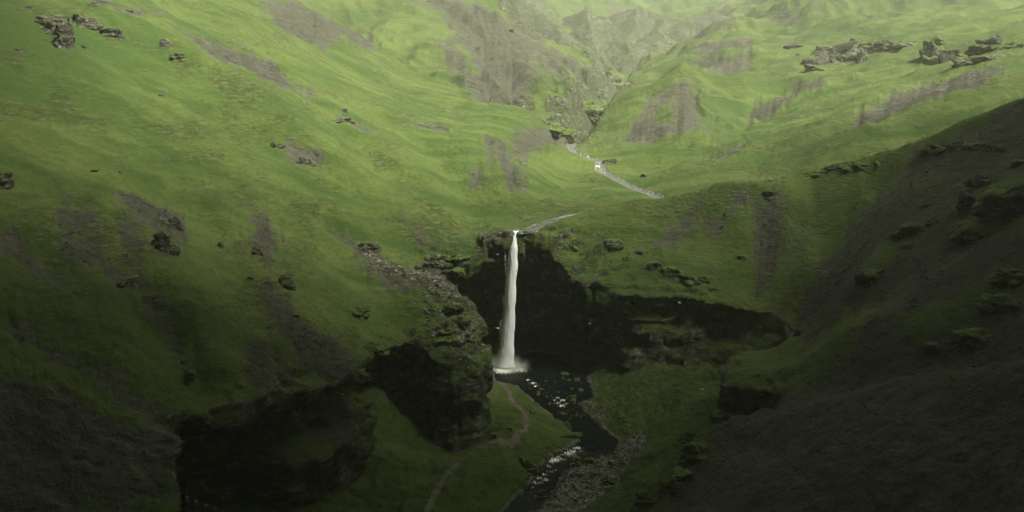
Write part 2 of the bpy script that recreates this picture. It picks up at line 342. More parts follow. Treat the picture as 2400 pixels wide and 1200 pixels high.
# ------------------------------------------------------------------ where scree and bare soil show
SCREE_PX = [
 [(160,490),(190,484),(215,570),(262,625),(335,645),(345,685),(280,680),(200,640),(165,560)],
 [(275,450),(345,470),(418,505),(425,555),(400,605),(370,600),(350,560),(335,500),(312,545),(325,640),(290,640),(275,560),(300,500)],
 [(320,690),(370,690),(430,830),(445,905),(400,830)],
 [(575,480),(600,500),(640,520),(652,612),(625,645),(592,600),(575,520)],
 [(588,660),(640,680),(700,752),(780,800),(825,862),(780,890),(700,860),(650,790),(600,720)],
 [(560,770),(640,820),(680,900),(590,930),(570,860)],
 [(0,540),(60,560),(195,680),(180,692),(60,620),(0,590)],
 [(0,722),(100,775),(250,885),(385,972),(360,988),(200,885),(60,795),(0,762)],
 [(-300,860),(0,875),(150,915),(350,1015),(440,1060),(430,1230),(-300,1230)],
 [(830,600),(880,598),(1000,640),(1090,680),(1098,722),(1040,695),(950,680),(870,642)],
 [(750,520),(800,555),(892,575),(892,600),(840,592),(770,550)],
 [(1078,395),(1098,385),(1120,400),(1124,432),(1090,434)],
 [(1140,310),(1200,330),(1252,420),(1245,432),(1200,425),(1162,370)],
 [(1215,320),(1300,318),(1342,350),(1262,345),(1235,372),(1210,350)],
 [(935,488),(1022,586),(1000,592)],
 [(400,60),(470,90),(560,118),(690,178),(730,205),(640,203),(560,160),(480,110)],
 [(200,0),(290,12),(360,22),(330,34),(280,30)],
 [(600,0),(700,5),(860,60),(880,105),(760,105),(640,60)],
 [(780,278),(890,288),(885,302),(790,288)],[(960,285),(1040,300),(1050,320),(980,302)],
 [(700,320),(740,370),(720,385),(660,370)],
 [(960,8),(1015,23),(1066,78),(1027,98),(1035,156),(1109,233),(1187,246),(1269,268),(1250,219),(1289,188),(1328,172),(1367,149),(1312,117),(1211,51),(1156,12),(1101,0),(1035,0)],
 [(1300,250),(1345,275),(1290,285)],[(1130,541),(1195,533),(1204,552),(1150,566)],
 [(1617,184),(1547,211),(1477,293),(1441,332),(1484,325),(1539,317),(1602,313),(1660,300),(1690,318),(1660,274),(1641,219)],
 [(1630,112),(1745,88),(1765,110),(1640,130)],[(1618,150),(1740,130),(1762,165),(1700,172)],
 [(1690,312),(1780,240),(1900,188),(1945,190),(1850,235),(1750,290),(1680,332)],
 [(1675,366),(1745,332),(1710,360)],[(2000,302),(2050,240),(2200,190),(2335,150),(2312,192),(2150,250)],
 [(1820,45),(1830,22),(1925,15),(1900,45)],[(1850,95),(1880,85),(1880,110)],
 [(1530,552),(1640,500),(1760,460),(1832,430),(1800,462),(1700,500),(1600,562),(1560,582)],
 [(1760,460),(1832,438),(1872,520),(1862,600),(1800,680),(1760,690),(1772,600),(1755,500)],
 [(2100,402),(2200,340),(2450,215),(2700,180),(2700,1250),(1500,1230),(1600,1040),(1700,960),(1880,920),(1890,800),(1800,800),(1880,730),(1950,600),(2040,480)],
 [(1380,60),(1440,20),(1560,30),(1590,70),(1500,120),(1430,170),(1390,130)],[(1600,40),(1700,10),(1740,40),(1640,90),(1590,100)],
 [(1200,20),(1290,30),(1330,90),(1290,110)],
]
GRASS_PX = [ [(1040,100),(1078,112),(1112,166),(1090,168)],[(1262,140),(1282,130),(1280,165)],[(1540,250),(1570,215),(1560,290)],  # grass and moss growing inside the dark scree
 [(1900,800),(2060,700),(2100,720),(1980,840),(1900,880)],[(2060,390),(2160,380),(2120,420),(2040,450)],
 [(2080,560),(2160,520),(2120,600),(2020,660)],[(2280,440),(2420,420),(2420,560),(2300,560)],[(2150,420),(2260,420),(2200,450)],
 [(2100,740),(2300,660),(2350,700),(2150,800)]]
for lp, la, lw in LINES_PX:
    q = inter([a[0] for a in lp], [a[1] for a in lp], lambda x, y: np.where(polysd(GP, x, y) < 0, -50, RIM(x, y)), 50, 1200, 450)
    LINES.append((q[:, :2], la, lw))
flat = [q for p in SCREE_PX + GRASS_PX for q in p]
fw = inter([q[0] for q in flat], [q[1] for q in flat], lambda x, y: np.where(polysd(GP, x, y) < 0, -50, rim_z(x, y)), 50, 1200, 500)
POLYS = []; k = 0
for p in SCREE_PX + GRASS_PX:
    POLYS.append(fw[k:k + len(p), :2]); k += len(p)
SCREE, GRASSIN = POLYS[:len(SCREE_PX)], POLYS[len(SCREE_PX):]
def polymask(polys, x, y):
    m = np.full(x.shape, -1e3)
    for p in polys:
        s = max(.6, .012 * p[:, 1].mean())                       # edge width grows with the size of the patch
        lo, hi = p.min(0) - 4 * s, p.max(0) + 4 * s
        i = np.nonzero((x > lo[0]) & (x < hi[0]) & (y > lo[1]) & (y < hi[1]))[0]
        if len(i): m[i] = np.maximum(m[i], -polysd(p, x[i], y[i]) / s)
    return m
def scree_mask(x, y):
    k = np.clip(y / 150, .6, 3)
    xs = x + 2.0 * k * fbm2(x * .22 / k, y * .22 / k, 5, .65); ys = y + 2.0 * k * fbm2(x * .22 / k + 40, y * .22 / k, 5, .65)
    m = polymask(SCREE, xs, ys); g = polymask(GRASSIN, xs, ys)
    m = np.where(g > -1, np.minimum(m, -g * 1.0), m)
    return sstep(-2.2, 2.2, np.clip(m, -3, 3)).astype(f4)
print("setup", time.time() - T0)

# ------------------------------------------------------------------ materials
def new_mat(name):
    m = bpy.data.materials.new(name); m.use_nodes = True
    return m, m.node_tree, m.node_tree.nodes["Principled BSDF"]
class N:
    def __init__(s, t): s.t = t
    def node(s, typ, **kw):
        n = s.t.nodes.new(typ)
        for k, v in kw.items(): setattr(n, k, v)
        return n
    def put(s, inp, v):
        if isinstance(v, bpy.types.NodeSocket): s.t.links.new(v, inp)
        else: inp.default_value = v
    def pos(s): return s.node("ShaderNodeNewGeometry").outputs["Position"]
    def attr(s, n): return s.node("ShaderNodeAttribute", attribute_name=n).outputs["Fac"]
    def noise(s, vec, scale, detail=4, rough=.6, dist=0):
        n = s.node("ShaderNodeTexNoise"); s.put(n.inputs["Vector"], vec)
        n.inputs["Scale"].default_value = scale; n.inputs["Detail"].default_value = detail
        n.inputs["Roughness"].default_value = rough; n.inputs["Distortion"].default_value = dist
        return n.outputs["Fac"]
    def mapv(s, vec, scale=(1, 1, 1), rot=(0, 0, 0)):
        n = s.node("ShaderNodeMapping"); s.put(n.inputs["Vector"], vec); n.inputs["Scale"].default_value = scale; n.inputs["Rotation"].default_value = rot
        return n.outputs[0]
    def m(s, op, a, b=0.0, c=0.0, clamp=False):
        n = s.node("ShaderNodeMath", operation=op, use_clamp=clamp); s.put(n.inputs[0], a); s.put(n.inputs[1], b); s.put(n.inputs[2], c)
        return n.outputs[0]
    def step(s, x, a, b):
        n = s.node("ShaderNodeMapRange", interpolation_type='SMOOTHSTEP'); s.put(n.inputs[0], x)
        n.inputs[1].default_value = a; n.inputs[2].default_value = b
        return n.outputs[0]
    def mix(s, f, a, b):
        n = s.node("ShaderNodeMix", data_type='RGBA'); s.put(n.inputs[0], f)
        s.put(n.inputs[6], (*a, 1) if isinstance(a, tuple) else a); s.put(n.inputs[7], (*b, 1) if isinstance(b, tuple) else b)
        return n.outputs[2]
    def bump(s, h, dist, strength=1.0, normal=None):
        n = s.node("ShaderNodeBump"); s.put(n.inputs["Height"], h); n.inputs["Distance"].default_value = dist; n.inputs["Strength"].default_value = strength
        if normal is not None: s.put(n.inputs["Normal"], normal)
        return n.outputs[0]
GREEN_A, GREEN_B, GREEN_C = (.027, .050, .009), (.066, .089, .021), (.110, .118, .046)
SOIL_A, SOIL_B = (.025, .024, .018), (.073, .071, .055)
ROCK_A, ROCK_B, ROCK_C = (.014, .013, .011), (.066, .062, .051), (.22, .21, .175)
def ground_material(name, kind='slope'):
    m, t, b = new_mat(name); n = N(t); P0 = n.pos()
    big = n.noise(P0, .022, 3, .55); mid = n.noise(P0, .16, 5, .62, .6); fine = n.noise(P0, 1.15, 7, .74)
    # short terraces of turf that follow the slope
    streak = n.noise(n.mapv(P0, (.55, .55, 2.6)), .8, 5, .7, .5)
    def runs(rz, sc=1.0, dt=6): return n.noise(n.mapv(P0, (.10, .9, .5), (0, 0, rz)), sc, dt, .62, .5)
    sepx = n.node("ShaderNodeSeparateXYZ"); n.put(sepx.inputs[0], P0)
    lside, rside = n.step(sepx.outputs[0], 8, -12), n.step(sepx.outputs[0], -12, 8)
    band = n.m('ADD', n.m('MULTIPLY', runs(.56, .16, 5), lside), n.m('MULTIPLY', runs(-.1, .16, 5), rside))
    g = n.mix(n.step(n.m('ADD', n.m('ADD', n.m('MULTIPLY', big, .3), n.m('MULTIPLY', mid, .15)), n.m('MULTIPLY', band, .55)), .41, .59), GREEN_A, GREEN_B)
    pm = n.step(n.m('ADD', n.noise(n.mapv(P0, (1, .8, 1.6), (0, 0, .5)), .055, 5, .62, .6), n.m('ADD', n.m('MULTIPLY', n.m('SUBTRACT', mid, .5), .25), n.m('MULTIPLY', n.m('SUBTRACT', band, .5), .5))), .51, .62)
    g = n.mix(n.m('MULTIPLY', n.step(streak, .46, .66), n.m('ADD', .12, n.m('MULTIPLY', pm, .8))), g, GREEN_C)
    g = n.mix(n.m('MULTIPLY', n.step(fine, .56, .36), n.m('ADD', .5, n.m('MULTIPLY', pm, .25))), g, (.018, .036, .006))
    soil_n = n.noise(P0, 2.4, 7, .78)
    soil = n.mix(n.step(soil_n, .32, .68), SOIL_A, SOIL_B)
    soil = n.mix(n.m('MULTIPLY', n.step(mid, .55, .7), .5), soil, (.045, .037, .026))
    soil = n.mix(n.m('MULTIPLY', n.step(n.noise(n.mapv(P0, (1, 1, .3)), .55, 5, .7), .54, .66), .75), soil, (.055, .068, .018))
    rn = n.m('ADD', n.m('MULTIPLY', runs(.56), n.step(sepx.outputs[0], 5, -15)), n.m('MULTIPLY', runs(-.1), n.step(sepx.outputs[0], -15, 5)))
    soil = n.mix(n.m('MULTIPLY', n.step(rn, .50, .66), .7), soil, (.081, .081, .065)); soil = n.mix(n.m('MULTIPLY', n.step(rn, .46, .34), .75), soil, (.014, .013, .010))
    scr = n.attr("scree")
    edge = n.m('ADD', scr, n.m('MULTIPLY', n.m('SUBTRACT', n.noise(P0, .5, 8, .76, .4), .5), 2.2))
    edge = n.m('ADD', edge, n.m('MULTIPLY', n.m('SUBTRACT', n.noise(P0, .11, 5, .6, .5), .52), 1.3))
    geo = n.node("ShaderNodeNewGeometry")
    sep = n.node("ShaderNodeSeparateXYZ"); n.put(sep.inputs[0], geo.outputs["True Normal"]); nz = sep.outputs[2]
    col = n.mix(n.step(edge, .42, .58), g, soil)
    # small dark scars of bare earth in the turf
    scar = n.m('MULTIPLY', n.step(n.noise(n.mapv(P0, (.6, .6, 1.6)), .42, 7, .72, .8), .60, .67), n.m('MULTIPLY', pm, .95))
    col = n.mix(n.m('MULTIPLY', scar, .8), col, (.050, .046, .028))
    # rock where it is steep
    strat = n.m('ADD', n.m('MULTIPLY', n.noise(n.mapv(P0, (.16, .16, 1.1), (.07, .05, 0)), 1.0, 7, .7, .9), .6), n.m('MULTIPLY', n.noise(P0, .8, 7, .72, .5), .4))
    blot = n.noise(P0, .45, 6, .65)
    rock = n.mix(n.step(strat, .40, .62), ROCK_A, ROCK_B)
    rock = n.mix(n.m('MULTIPLY', n.step(blot, .47, .62), n.step(strat, .46, .58)), rock, ROCK_C)
    moss = n.m('MULTIPLY', n.step(n.noise(P0, .6, 6, .7, .3), .47, .60), n.step(nz, -.15, .45))
    rock = n.mix(moss, rock, n.mix(fine, (.030, .055, .008), (.075, .10, .02)))
    rattr = n.attr("rock")
    steep = n.m('ADD', n.m('ADD', n.m('MULTIPLY', nz, -1.0), n.m('MULTIPLY', n.m('SUBTRACT', n.noise(P0, .9, 6, .7), .5), .75)), rattr)
    col = n.mix(n.step(steep, -.56, -.42), col, rock)
    # trodden path, wet gravel
    pth = n.attr("path")
    pe = n.m('ADD', pth, n.m('MULTIPLY', n.m('SUBTRACT', n.noise(P0, 1.6, 5, .7), .5), .7))
    col = n.mix(n.step(pe, .42, .60), col, n.mix(soil_n, (.06, .053, .043), (.15, .138, .115)))
    grv = n.attr("gravel")
    ge = n.m('ADD', grv, n.m('MULTIPLY', n.m('SUBTRACT', n.noise(P0, .8, 5, .7), .5), .9))
    vor = n.node("ShaderNodeTexVoronoi"); n.put(vor.inputs["Vector"], P0); vor.inputs["Scale"].default_value = 2.6
    grc = n.mix(n.step(soil_n, .35, .7), (.05, .05, .046), (.26, .255, .235))
    wet = n.attr("wet")
    grc = n.mix(wet, grc, (.018, .018, .015))
    col = n.mix(n.step(ge, .42, .58), col, grc)
    n.put(b.inputs["Base Color"], col)
    b.inputs["Roughness"].default_value = .93; b.inputs["Specular IOR Level"].default_value = .18
    rg = n.m('MAXIMUM', n.m('ADD', .38, n.m('MULTIPLY', pm, .62)), scr)
    h1 = n.m('MULTIPLY', n.m('ADD', n.m('MULTIPLY', n.noise(P0, .6, 8, .66, .3), 1.5), n.m('SUBTRACT', n.m('MULTIPLY', streak, 1.1), 1.3)), rg)
    h1 = n.m('ADD', h1, n.m('MULTIPLY', n.m('MULTIPLY', strat, n.step(steep, -.56, -.42)), 1.4))
    n.put(b.inputs["Normal"], n.bump(h1, 1.0, 1.0))
    return m
M_SLOPE = ground_material("turf_and_scree")
def rock_material(name, mossy, dark=1.0):
    m, t, b = new_mat(name); n = N(t); P0 = n.pos()
    geo = n.node("ShaderNodeNewGeometry")
    sep = n.node("ShaderNodeSeparateXYZ"); n.put(sep.inputs[0], geo.outputs["Normal"]); nz = sep.outputs[2]
    a = n.noise(P0, 1.3, 7, .7, .4); c = n.noise(n.mapv(P0, (.5, .5, 2.5)), .9, 6, .7, .4)
    k = lambda q: tuple(v * dark for v in q)
    col = n.mix(n.step(c, .38, .64), k(ROCK_A), k(ROCK_B)); col = n.mix(n.step(a, .54, .70), col, k(ROCK_C))
    mo = n.m('MULTIPLY', n.step(n.m('ADD', nz, n.m('MULTIPLY', n.m('SUBTRACT', n.noise(P0, 1.1, 6, .7), .5), 1.6)), 1.0 - mossy, 1.25 - mossy), .95)
    col = n.mix(mo, col, n.mix(n.step(a, .35, .65), (.030, .055, .009), (.095, .125, .03)))
    n.put(b.inputs["Base Color"], col); b.inputs["Roughness"].default_value = .9; b.inputs["Specular IOR Level"].default_value = .2
    n.put(b.inputs["Normal"], n.bump(n.m('ADD', a, c), .35, .9))
    return m
M_ROCK = rock_material("weathered_basalt", .35, 1.0); M_MOSSROCK = rock_material("mossy_basalt", .85, 1.2); M_STONE = rock_material("river_stone", .0, 2.3)
def water_material(name, base, fscale, fmin, fmax):
    m, t, b = new_mat(name); n = N(t); P0 = n.pos()
    fo = n.attr("foam")
    nn = n.noise(n.mapv(P0, (.8, .45, 1), (0, 0, .5)), fscale, 6, .72, .8)
    f = n.step(n.m('ADD', n.m('MULTIPLY', fo, 1.0), n.m('MULTIPLY', n.m('SUBTRACT', nn, .52), 3.0)), fmin, fmax)
    n.put(b.inputs["Base Color"], n.mix(f, base, (.80, .82, .78)))
    b.inputs['IOR'].default_value = 1.33; b.inputs['Specular IOR Level'].default_value = .10
    n.put(b.inputs["Roughness"], n.m('ADD', .16, n.m('MULTIPLY', f, .7)))
    n.put(b.inputs["Normal"], n.bump(n.noise(P0, 2.2, 4, .6, .4), .12, .7))
    return m
M_WATER = water_material("dark_stream_water", (.006, .008, .007), 4.5, .50, 1.0)
M_RIVER = water_material("shallow_river_water", (.075, .082, .074), 1.3, .62, 1.0)

# ------------------------------------------------------------------ mesh helpers
def link(o, parent=None):
    COL.objects.link(o)
    if parent is not None: o.parent = parent
    return o
def npmesh(name, V, F, mat, smooth=True, attrs=None):
    V = np.ascontiguousarray(V, f4); F = np.ascontiguousarray(F, np.int32)
    me = bpy.data.meshes.new(name); k = F.shape[1]
    me.vertices.add(len(V)); me.vertices.foreach_set("co", V.ravel())
    me.loops.add(F.size); me.loops.foreach_set("vertex_index", F.ravel())
    me.polygons.add(len(F)); me.polygons.foreach_set("loop_start", np.arange(0, F.size, k, dtype=np.int32))
    me.polygons.foreach_set("loop_total", np.full(len(F), k, np.int32))
    me.polygons.foreach_set("use_smooth", np.full(len(F), smooth, bool))
    for an, av in (attrs or {}).items():
        a = me.attributes.new(an, 'FLOAT', 'POINT'); a.data.foreach_set("value", np.ascontiguousarray(av, f4))
    me.update(calc_edges=True); me.materials.append(mat)
    return me
def sub(V, F, mask, attrs):
    F = F[mask]; u, inv = np.unique(F.ravel(), return_inverse=True)
    return V[u], inv.reshape(F.shape), {k: a[u] for k, a in attrs.items()}
def tag(o, label=None, cat=None, group=None, kind=None):
    for k, v in (("label", label), ("category", cat), ("group", group), ("kind", kind)):
        if v: o[k] = v
    return o
def struct(name, me): return tag(link(bpy.data.objects.new(name, me)), kind='structure')

# ------------------------------------------------------------------ gorge: solid rock carved in three dimensions
xs = np.arange(BOXX[0], BOXX[1] + VX, VX); ys = np.arange(BOXY[0], BOXY[1] + VX, VX); zs = np.arange(BOXZ[0], BOXZ[1] + VX, VX)
X2, Y2 = np.meshgrid(xs, ys, indexing='ij')
RZ = rim_z(X2, Y2)
RZ = RZ + erode(X2, Y2, scree_mask(X2.ravel(), Y2.ravel()).reshape(X2.shape)) * sstep(0, 3, seglerp(RIV, RIVW, X2, Y2)[0] - 3)
G2 = polysd(GP, X2, Y2) + 1.0 * fbm2(X2 * .15, Y2 * .15, 5, .58)
FZ = floor_z(X2, Y2)
# undercut of the walls: how far (m) the wall stands behind the rim at each height
ANCH = [((0,160),[(0,13),(12,14),(18.5,11),(22,5),(24,1.2),(31,0)]), ((-9,150),[(0,6),(14,8),(19,5),(21.5,1.2),(28,0)]),
 ((14,154),[(0,4),(10,7),(13.5,5),(16.5,1),(22,0)]), ((30,147),[(0,-4.5),(6,-2.8),(12,-.4),(15.5,1.4),(17.5,.5),(19,0)]), ((45,140),[(0,-2),(8,2),(13,7),(17,6),(19,0)]),
 ((36,120),[(0,0),(9,1.5),(13,1.5),(15,0)]), ((30,108),[(0,0),(20,0)]), ((20,100),[(0,0),(20,0)]),
 ((-22.5,113),[(0,0),(10.5,0),(12,3.5),(13.5,5.5),(16,5),(18,.5),(19,0)]), ((-28,106),[(0,2),(8,1),(10,6),(14,7),(16.5,2),(19,0)]), ((-38,93),[(0,12),(13,12),(17,2),(19,0)]),
 ((-19,127),[(0,8),(12,9),(16,6),(18,1),(20,0)]), ((-10,123),[(0,-1.2),(3,.2),(8,.8),(13,.9),(14.5,.2),(16,0)]), ((-4,130),[(0,1),(8,1.2),(13,.9),(15,0)]),
 ((-14,142),[(0,2),(14,3),(22,2),(26,0)]), ((-34,75),[(0,2),(12,2),(16,0)])]
zp = zs
W = np.stack([np.exp(-((X2 - a[0][0]) ** 2 + (Y2 - a[0][1]) ** 2) / (2 * 4.5 ** 2)) + 1e-12 for a in ANCH], -1); W /= W.sum(-1, keepdims=True)
PR = np.stack([np.interp(zp, [q[0] for q in a[1]], [q[1] for q in a[1]]) for a in ANCH], 0)
OFF = (W.reshape(-1, len(ANCH)).astype(f4) @ PR.astype(f4)).reshape(*X2.shape, len(zs))
Zb = zs.astype(f4)[None, None, :]
A = Zb - RZ.astype(f4)[..., None]                       # > 0: above the open slope
C = np.minimum(Zb - FZ.astype(f4)[..., None], OFF - G2.astype(f4)[..., None])
del OFF
phi = np.maximum(A, C)
band = np.nonzero(np.abs(phi.ravel()) < 2.2)[0]
ix, rem = np.divmod(band, len(ys) * len(zs)); iy, iz = np.divmod(rem, len(zs))
px_, py_, pz_ = xs[ix].astype(f4), ys[iy].astype(f4), zs[iz].astype(f4)
g_ = G2[ix, iy].astype(f4); fz_ = FZ[ix, iy].astype(f4); a_ = A.ravel()[band]; c_ = C.ravel()[band]
wallness = sstep(-5.5, -1.0, -(np.abs(g_) - 0)) * 0 + sstep(7, 2.5, np.abs(g_)) * sstep(.2, 2.0, pz_ - fz_)
deep = sstep(20, 8, np.abs(g_)) * sstep(.5, 3.0, pz_ - fz_) * sstep(-.3, -2.5, a_)
wallness = np.maximum(wallness * sstep(1.5, -1.5, a_ * .5 + .2), deep)
lump = fbm3(px_ * .16, py_ * .16, pz_ * .22, 4, .55)
strata = vn3(px_ * .07, py_ * .07, pz_ * 1.25 + .4 * vn3(px_ * .2, py_ * .2, pz_ * .2)) * .55 + vn3(px_ * .12 + 9, py_ * .12, pz_ * 2.6) * .3
blk = np.abs(vn3(px_ * .42 + 3, py_ * .42, pz_ * .30)) + .5 * np.abs(vn3(px_ * .95, py_ * .95 + 7, pz_ * .6))
disp = wallness * (lump * 1.35 + strata * (.45 + .7 * np.exp(-(((px_ - 30) / 12) ** 2 + ((py_ - 146) / 8) ** 2))) + (blk - .35) * 1.5)
# rough mossy crown of the buttress and the spine behind it
spx = np.exp(-(((px_ + 10) / 8) ** 2 + ((py_ - 131) / 8) ** 2)) + .6 * np.exp(-(((px_ + 20) / 9) ** 2 + ((py_ - 141) / 3.5) ** 2))
ridg = np.abs(fbm3(px_ * .33, py_ * .33, pz_ * .33 + 3, 4, .55))
disp = disp + np.clip(spx, 0, 1) * (ridg - .4) * 1.7 * sstep(.3, 2, pz_ - fz_)
phi.ravel()[band] += disp.astype(f4)
del A, C
grid = vdb.FloatGrid(5.0); grid.copyFromArray(np.ascontiguousarray(phi))
V, Q = grid.convertToQuads(0.0)
V = V * VX + np.array([xs[0], ys[0], zs[0]])
ok = (V[:, 0] > xs[0] + VX * .6) & (V[:, 0] < xs[-1] - VX * .6) & (V[:, 1] > ys[0] + VX * .6) & (V[:, 1] < ys[-1] - VX * .6) & (V[:, 2] > zs[0] + VX) & (V[:, 2] < zs[-1] - VX)
Q = Q[ok[Q].all(1)]
Q = Q[:, ::-1] if True else Q
print("gorge quads", len(Q), time.time() - T0)
def bil(A2, x, y):
    i = np.clip((x - xs[0]) / VX, 0, len(xs) - 1.001); j = np.clip((y - ys[0]) / VX, 0, len(ys) - 1.001)
    i0 = i.astype(int); j0 = j.astype(int); a = i - i0; b = j - j0
    return A2[i0, j0] * (1 - a) * (1 - b) + A2[i0 + 1, j0] * a * (1 - b) + A2[i0, j0 + 1] * (1 - a) * b + A2[i0 + 1, j0 + 1] * a * b
# drop loose islands of stone left by the noise: keep quads connected to the big shell
x, y, z = V.T
vg = bil(G2, x, y); vf = bil(FZ, x, y); vr = bil(RZ, x, y)
PATH = np.array([atZ(a, b, 1.0)[:2] for a, b in PATHPX])
pw = inter([q[0] for q in PATHPX], [q[1] for q in PATHPX], lambda x, y: FLOOR(x, y), 60, 170, 300)
PATH3 = pw
def ground_attrs(x, y, z, floorlike):
    sc = scree_mask(x, y)
    d, _, _ = seglerp(PATH3, np.ones(len(PATH3)), x, y)
    inb = floorlike
    path = sstep(.8, .2, d + .3 * vn2(x * 1.1, y * 1.1)) * inb
    d2, zr, wv = seglerp(RIV, RIVW, x, y)
    sdw = polysd(WATER, x, y)
    bar = polysd(BAR, x, y)
    grav = np.maximum(sstep(1.0, 0.0, sdw), sstep(1.2, -.8, bar)) * inb
    grav = np.maximum(grav, sstep(.7, .1, d2 - wv) * (1 - inb) * sstep(3.5, 1.5, np.abs(z - zr)))
    wet = np.maximum(sstep(.8, -.6, sdw + 0 * x), 0) * inb
    return {"scree": sc * (1 - inb), "path": path, "gravel": grav, "wet": wet}
BAR = onwater([(1330,1110),(1420,1060),(1500,1040),(1510,1060),(1480,1110),(1430,1150),(1340,1215),(1240,1215),(1300,1150)])
fl = (sstep(1.2, .3, z - vf) * (vg < 14)).astype(f4)
at = ground_attrs(x, y, z, fl)
at["rock"] = (np.clip(np.exp(-(((x + 9.5) / 7) ** 2 + ((y - 130.5) / 7.5) ** 2)), 0, 1) * -.16 + .10 * sstep(4, 1, np.abs(vg)) - .95 * sstep(9.5, 4.5, vr - z + 2.5 * vn3(x * .3, y * .3, z * .3)) * sstep(.3, 1, vr - z) * sstep(140, 150, y + .4 * x) - .30 * fl - .10 * sstep(6, 14, vg) + .45 * np.exp(-(((x - 30) / 9) ** 2 + ((y - 145) / 6) ** 2)) * sstep(2.5, 4, vr - z)).astype(f4)
# split by what each face belongs to
c = V[Q].mean(1); cg = vg[Q].mean(1); cf = (c[:, 2] - vf[Q].mean(1)); ca = c[:, 2] - vr[Q].mean(1)
isfloor = (cf < .45) & (cg < 12) & (ca < -.8)
inside = (ca < -1.2) & ~isfloor
butt = (c[:, 0] > -17) & (c[:, 0] < -1.5) & (c[:, 1] > 120) & (c[:, 1] < 137.5) & ~isfloor & (c[:, 1] - 122 < (c[:, 0] + 26) * 1.25)
lblk = (c[:, 0] > -30) & (c[:, 0] < -19) & (c[:, 1] > 102) & (c[:, 1] < 119) & inside & (c[:, 2] < 14.5) & (cg < 4)
rblk = (c[:, 0] > 32) & (c[:, 0] < 47) & (c[:, 1] > 110.5) & (c[:, 1] < 132) & ~isfloor & (c[:, 2] < 20)
wall = inside & ~butt & ~lblk & ~rblk
rest = ~(isfloor | wall | butt | lblk | rblk)
for nm, mk in (("gorge_floor", isfloor), ("gorge_wall", wall), ("hillside_rim", rest)):
    a, b_, cc = sub(V, Q, mk, at); struct(nm, npmesh(nm, a, b_, M_SLOPE, True, cc))
for nm, mk, lb, ct in (("rock_buttress", butt, "moss-topped rock buttress with sheer dark face standing left of the waterfall", "rock buttress"),
                       ("rock_ledge", lblk, "dark jutting cliff block with green ledge on top beneath the left overhang", "cliff block"),
                       ("rock_bluff", rblk, "blunt grass-capped bluff with black face at the foot of the right scree slope", "bluff")):
    a, b_, cc = sub(V, Q, mk, at); o = link(bpy.data.objects.new(nm, npmesh(nm, a, b_, M_SLOPE, True, cc))); tag(o, lb, ct)
print("gorge meshes", time.time() - T0)

# ------------------------------------------------------------------ the open land: one fan of ground round the place
def landmesh(name, ang, rad):
    Aa, Rr = np.meshgrid(ang, rad, indexing='ij'); X = np.sin(Aa) * Rr; Y = np.cos(Aa) * Rr
    x = X.ravel(); y = Y.ravel()
    inbox = (x > BOXX[0] + 2.6) & (x < BOXX[1] - 2.6) & (y > BOXY[0] + 2.6) & (y < BOXY[1] - 2.6)
    z = np.zeros(x.shape); o = np.nonzero(~inbox)[0]
    yy = np.maximum(y[o], 36); z[o] = rim_z(x[o], yy) + np.where(y[o] < 36, 0, 0)
    nb = o[(np.abs(x[o]) < 50) & (y[o] < BOXY[0] + 2)]
    g = polysd(GP, x[nb], np.maximum(y[nb], 56)); fz = np.full(len(nb), -4.5)
    z[nb] = np.where(g < 0, np.minimum(z[nb], fz + np.maximum(0, 6 + g) * 1.0), z[nb])
    z = cap(np.minimum(z, 50 + np.maximum(np.hypot(x, y) - 25, 0) * 1.4))
    n1, n2 = Aa.shape; idx = np.arange(n1 * n2).reshape(n1, n2)
    F = np.stack([idx[:-1, :-1], idx[1:, :-1], idx[1:, 1:], idx[:-1, 1:]], -1).reshape(-1, 4)[:, ::-1]
    F = F[~inbox[F].any(1)]
    dep = np.minimum(np.minimum(x - BOXX[0], BOXX[1] - x), np.minimum(y - BOXY[0], BOXY[1] - y)); z = z - np.where(dep > 0, .04 + .16 * np.clip(dep - .3, 0, 3), 0)
    V = np.stack([x, y, z], 1); a = {k: np.zeros(len(x), f4) for k in ("scree", "path", "gravel", "wet", "rock")}
    a["scree"][o] = scree_mask(x[o], y[o])
    V[o, 2] += erode(x[o], y[o], a["scree"][o]) * sstep(0, 3, seglerp(RIV, RIVW, x[o], y[o])[0] - 3)
    d2, zr, wv = seglerp(RIV, RIVW, x[o], y[o]); a["gravel"][o] = sstep(.7, .1, d2 - wv) * (y[o] < 246)
    far = sstep(330, 480, y[o]); cany = sstep(245, 262, y[o]) * sstep(520, 440, y[o]) * sstep(15, 3, d2 - wv); a["rock"][o] = (-.06 + .10 * far * (x[o] > 0) + .5 * cany + .42 * ridged(x[o], y[o], RIM(x[o], y[o]))[1])
    used = np.unique(F); remap = np.full(len(x), -1); remap[used] = np.arange(len(used))
    return V[used], remap[F], {k: v[used] for k, v in a.items()}
ang = np.linspace(R(-46), R(46), 1000); rad = np.geomspace(44, 2300, 840)
Vv, Fv, av = landmesh("land", ang, rad)
cc = Vv[Fv].mean(1); rr = np.hypot(cc[:, 0], cc[:, 1])
rvx = np.interp(cc[:, 1], RIV[:, 1], RIV[:, 0])
left = (cc[:, 0] < rvx); back = (cc[:, 1] > 470) | ((cc[:, 1] > 340) & left)
for nm, mk in (("left_hillside", left & ~back), ("right_hillside", ~left & ~back), ("far_mountains", back)):
    a, b_, c3 = sub(Vv, Fv, mk, av); struct(nm, npmesh(nm, a, b_, M_SLOPE, True, c3))
a2 = np.linspace(R(46), R(314), 140); r2 = np.geomspace(44, 2300, 110)
Vv, Fv, av = landmesh("land2", a2, r2); struct("surrounding_hills", npmesh("surrounding_hills", Vv, Fv, M_SLOPE, True, av))
a3 = np.linspace(R(0), R(360), 60); Vv, Fv, av = landmesh("land3", a3, np.linspace(1, 44.2, 20)); struct("valley_ground", npmesh("valley_ground", Vv, Fv, M_SLOPE, True, av))
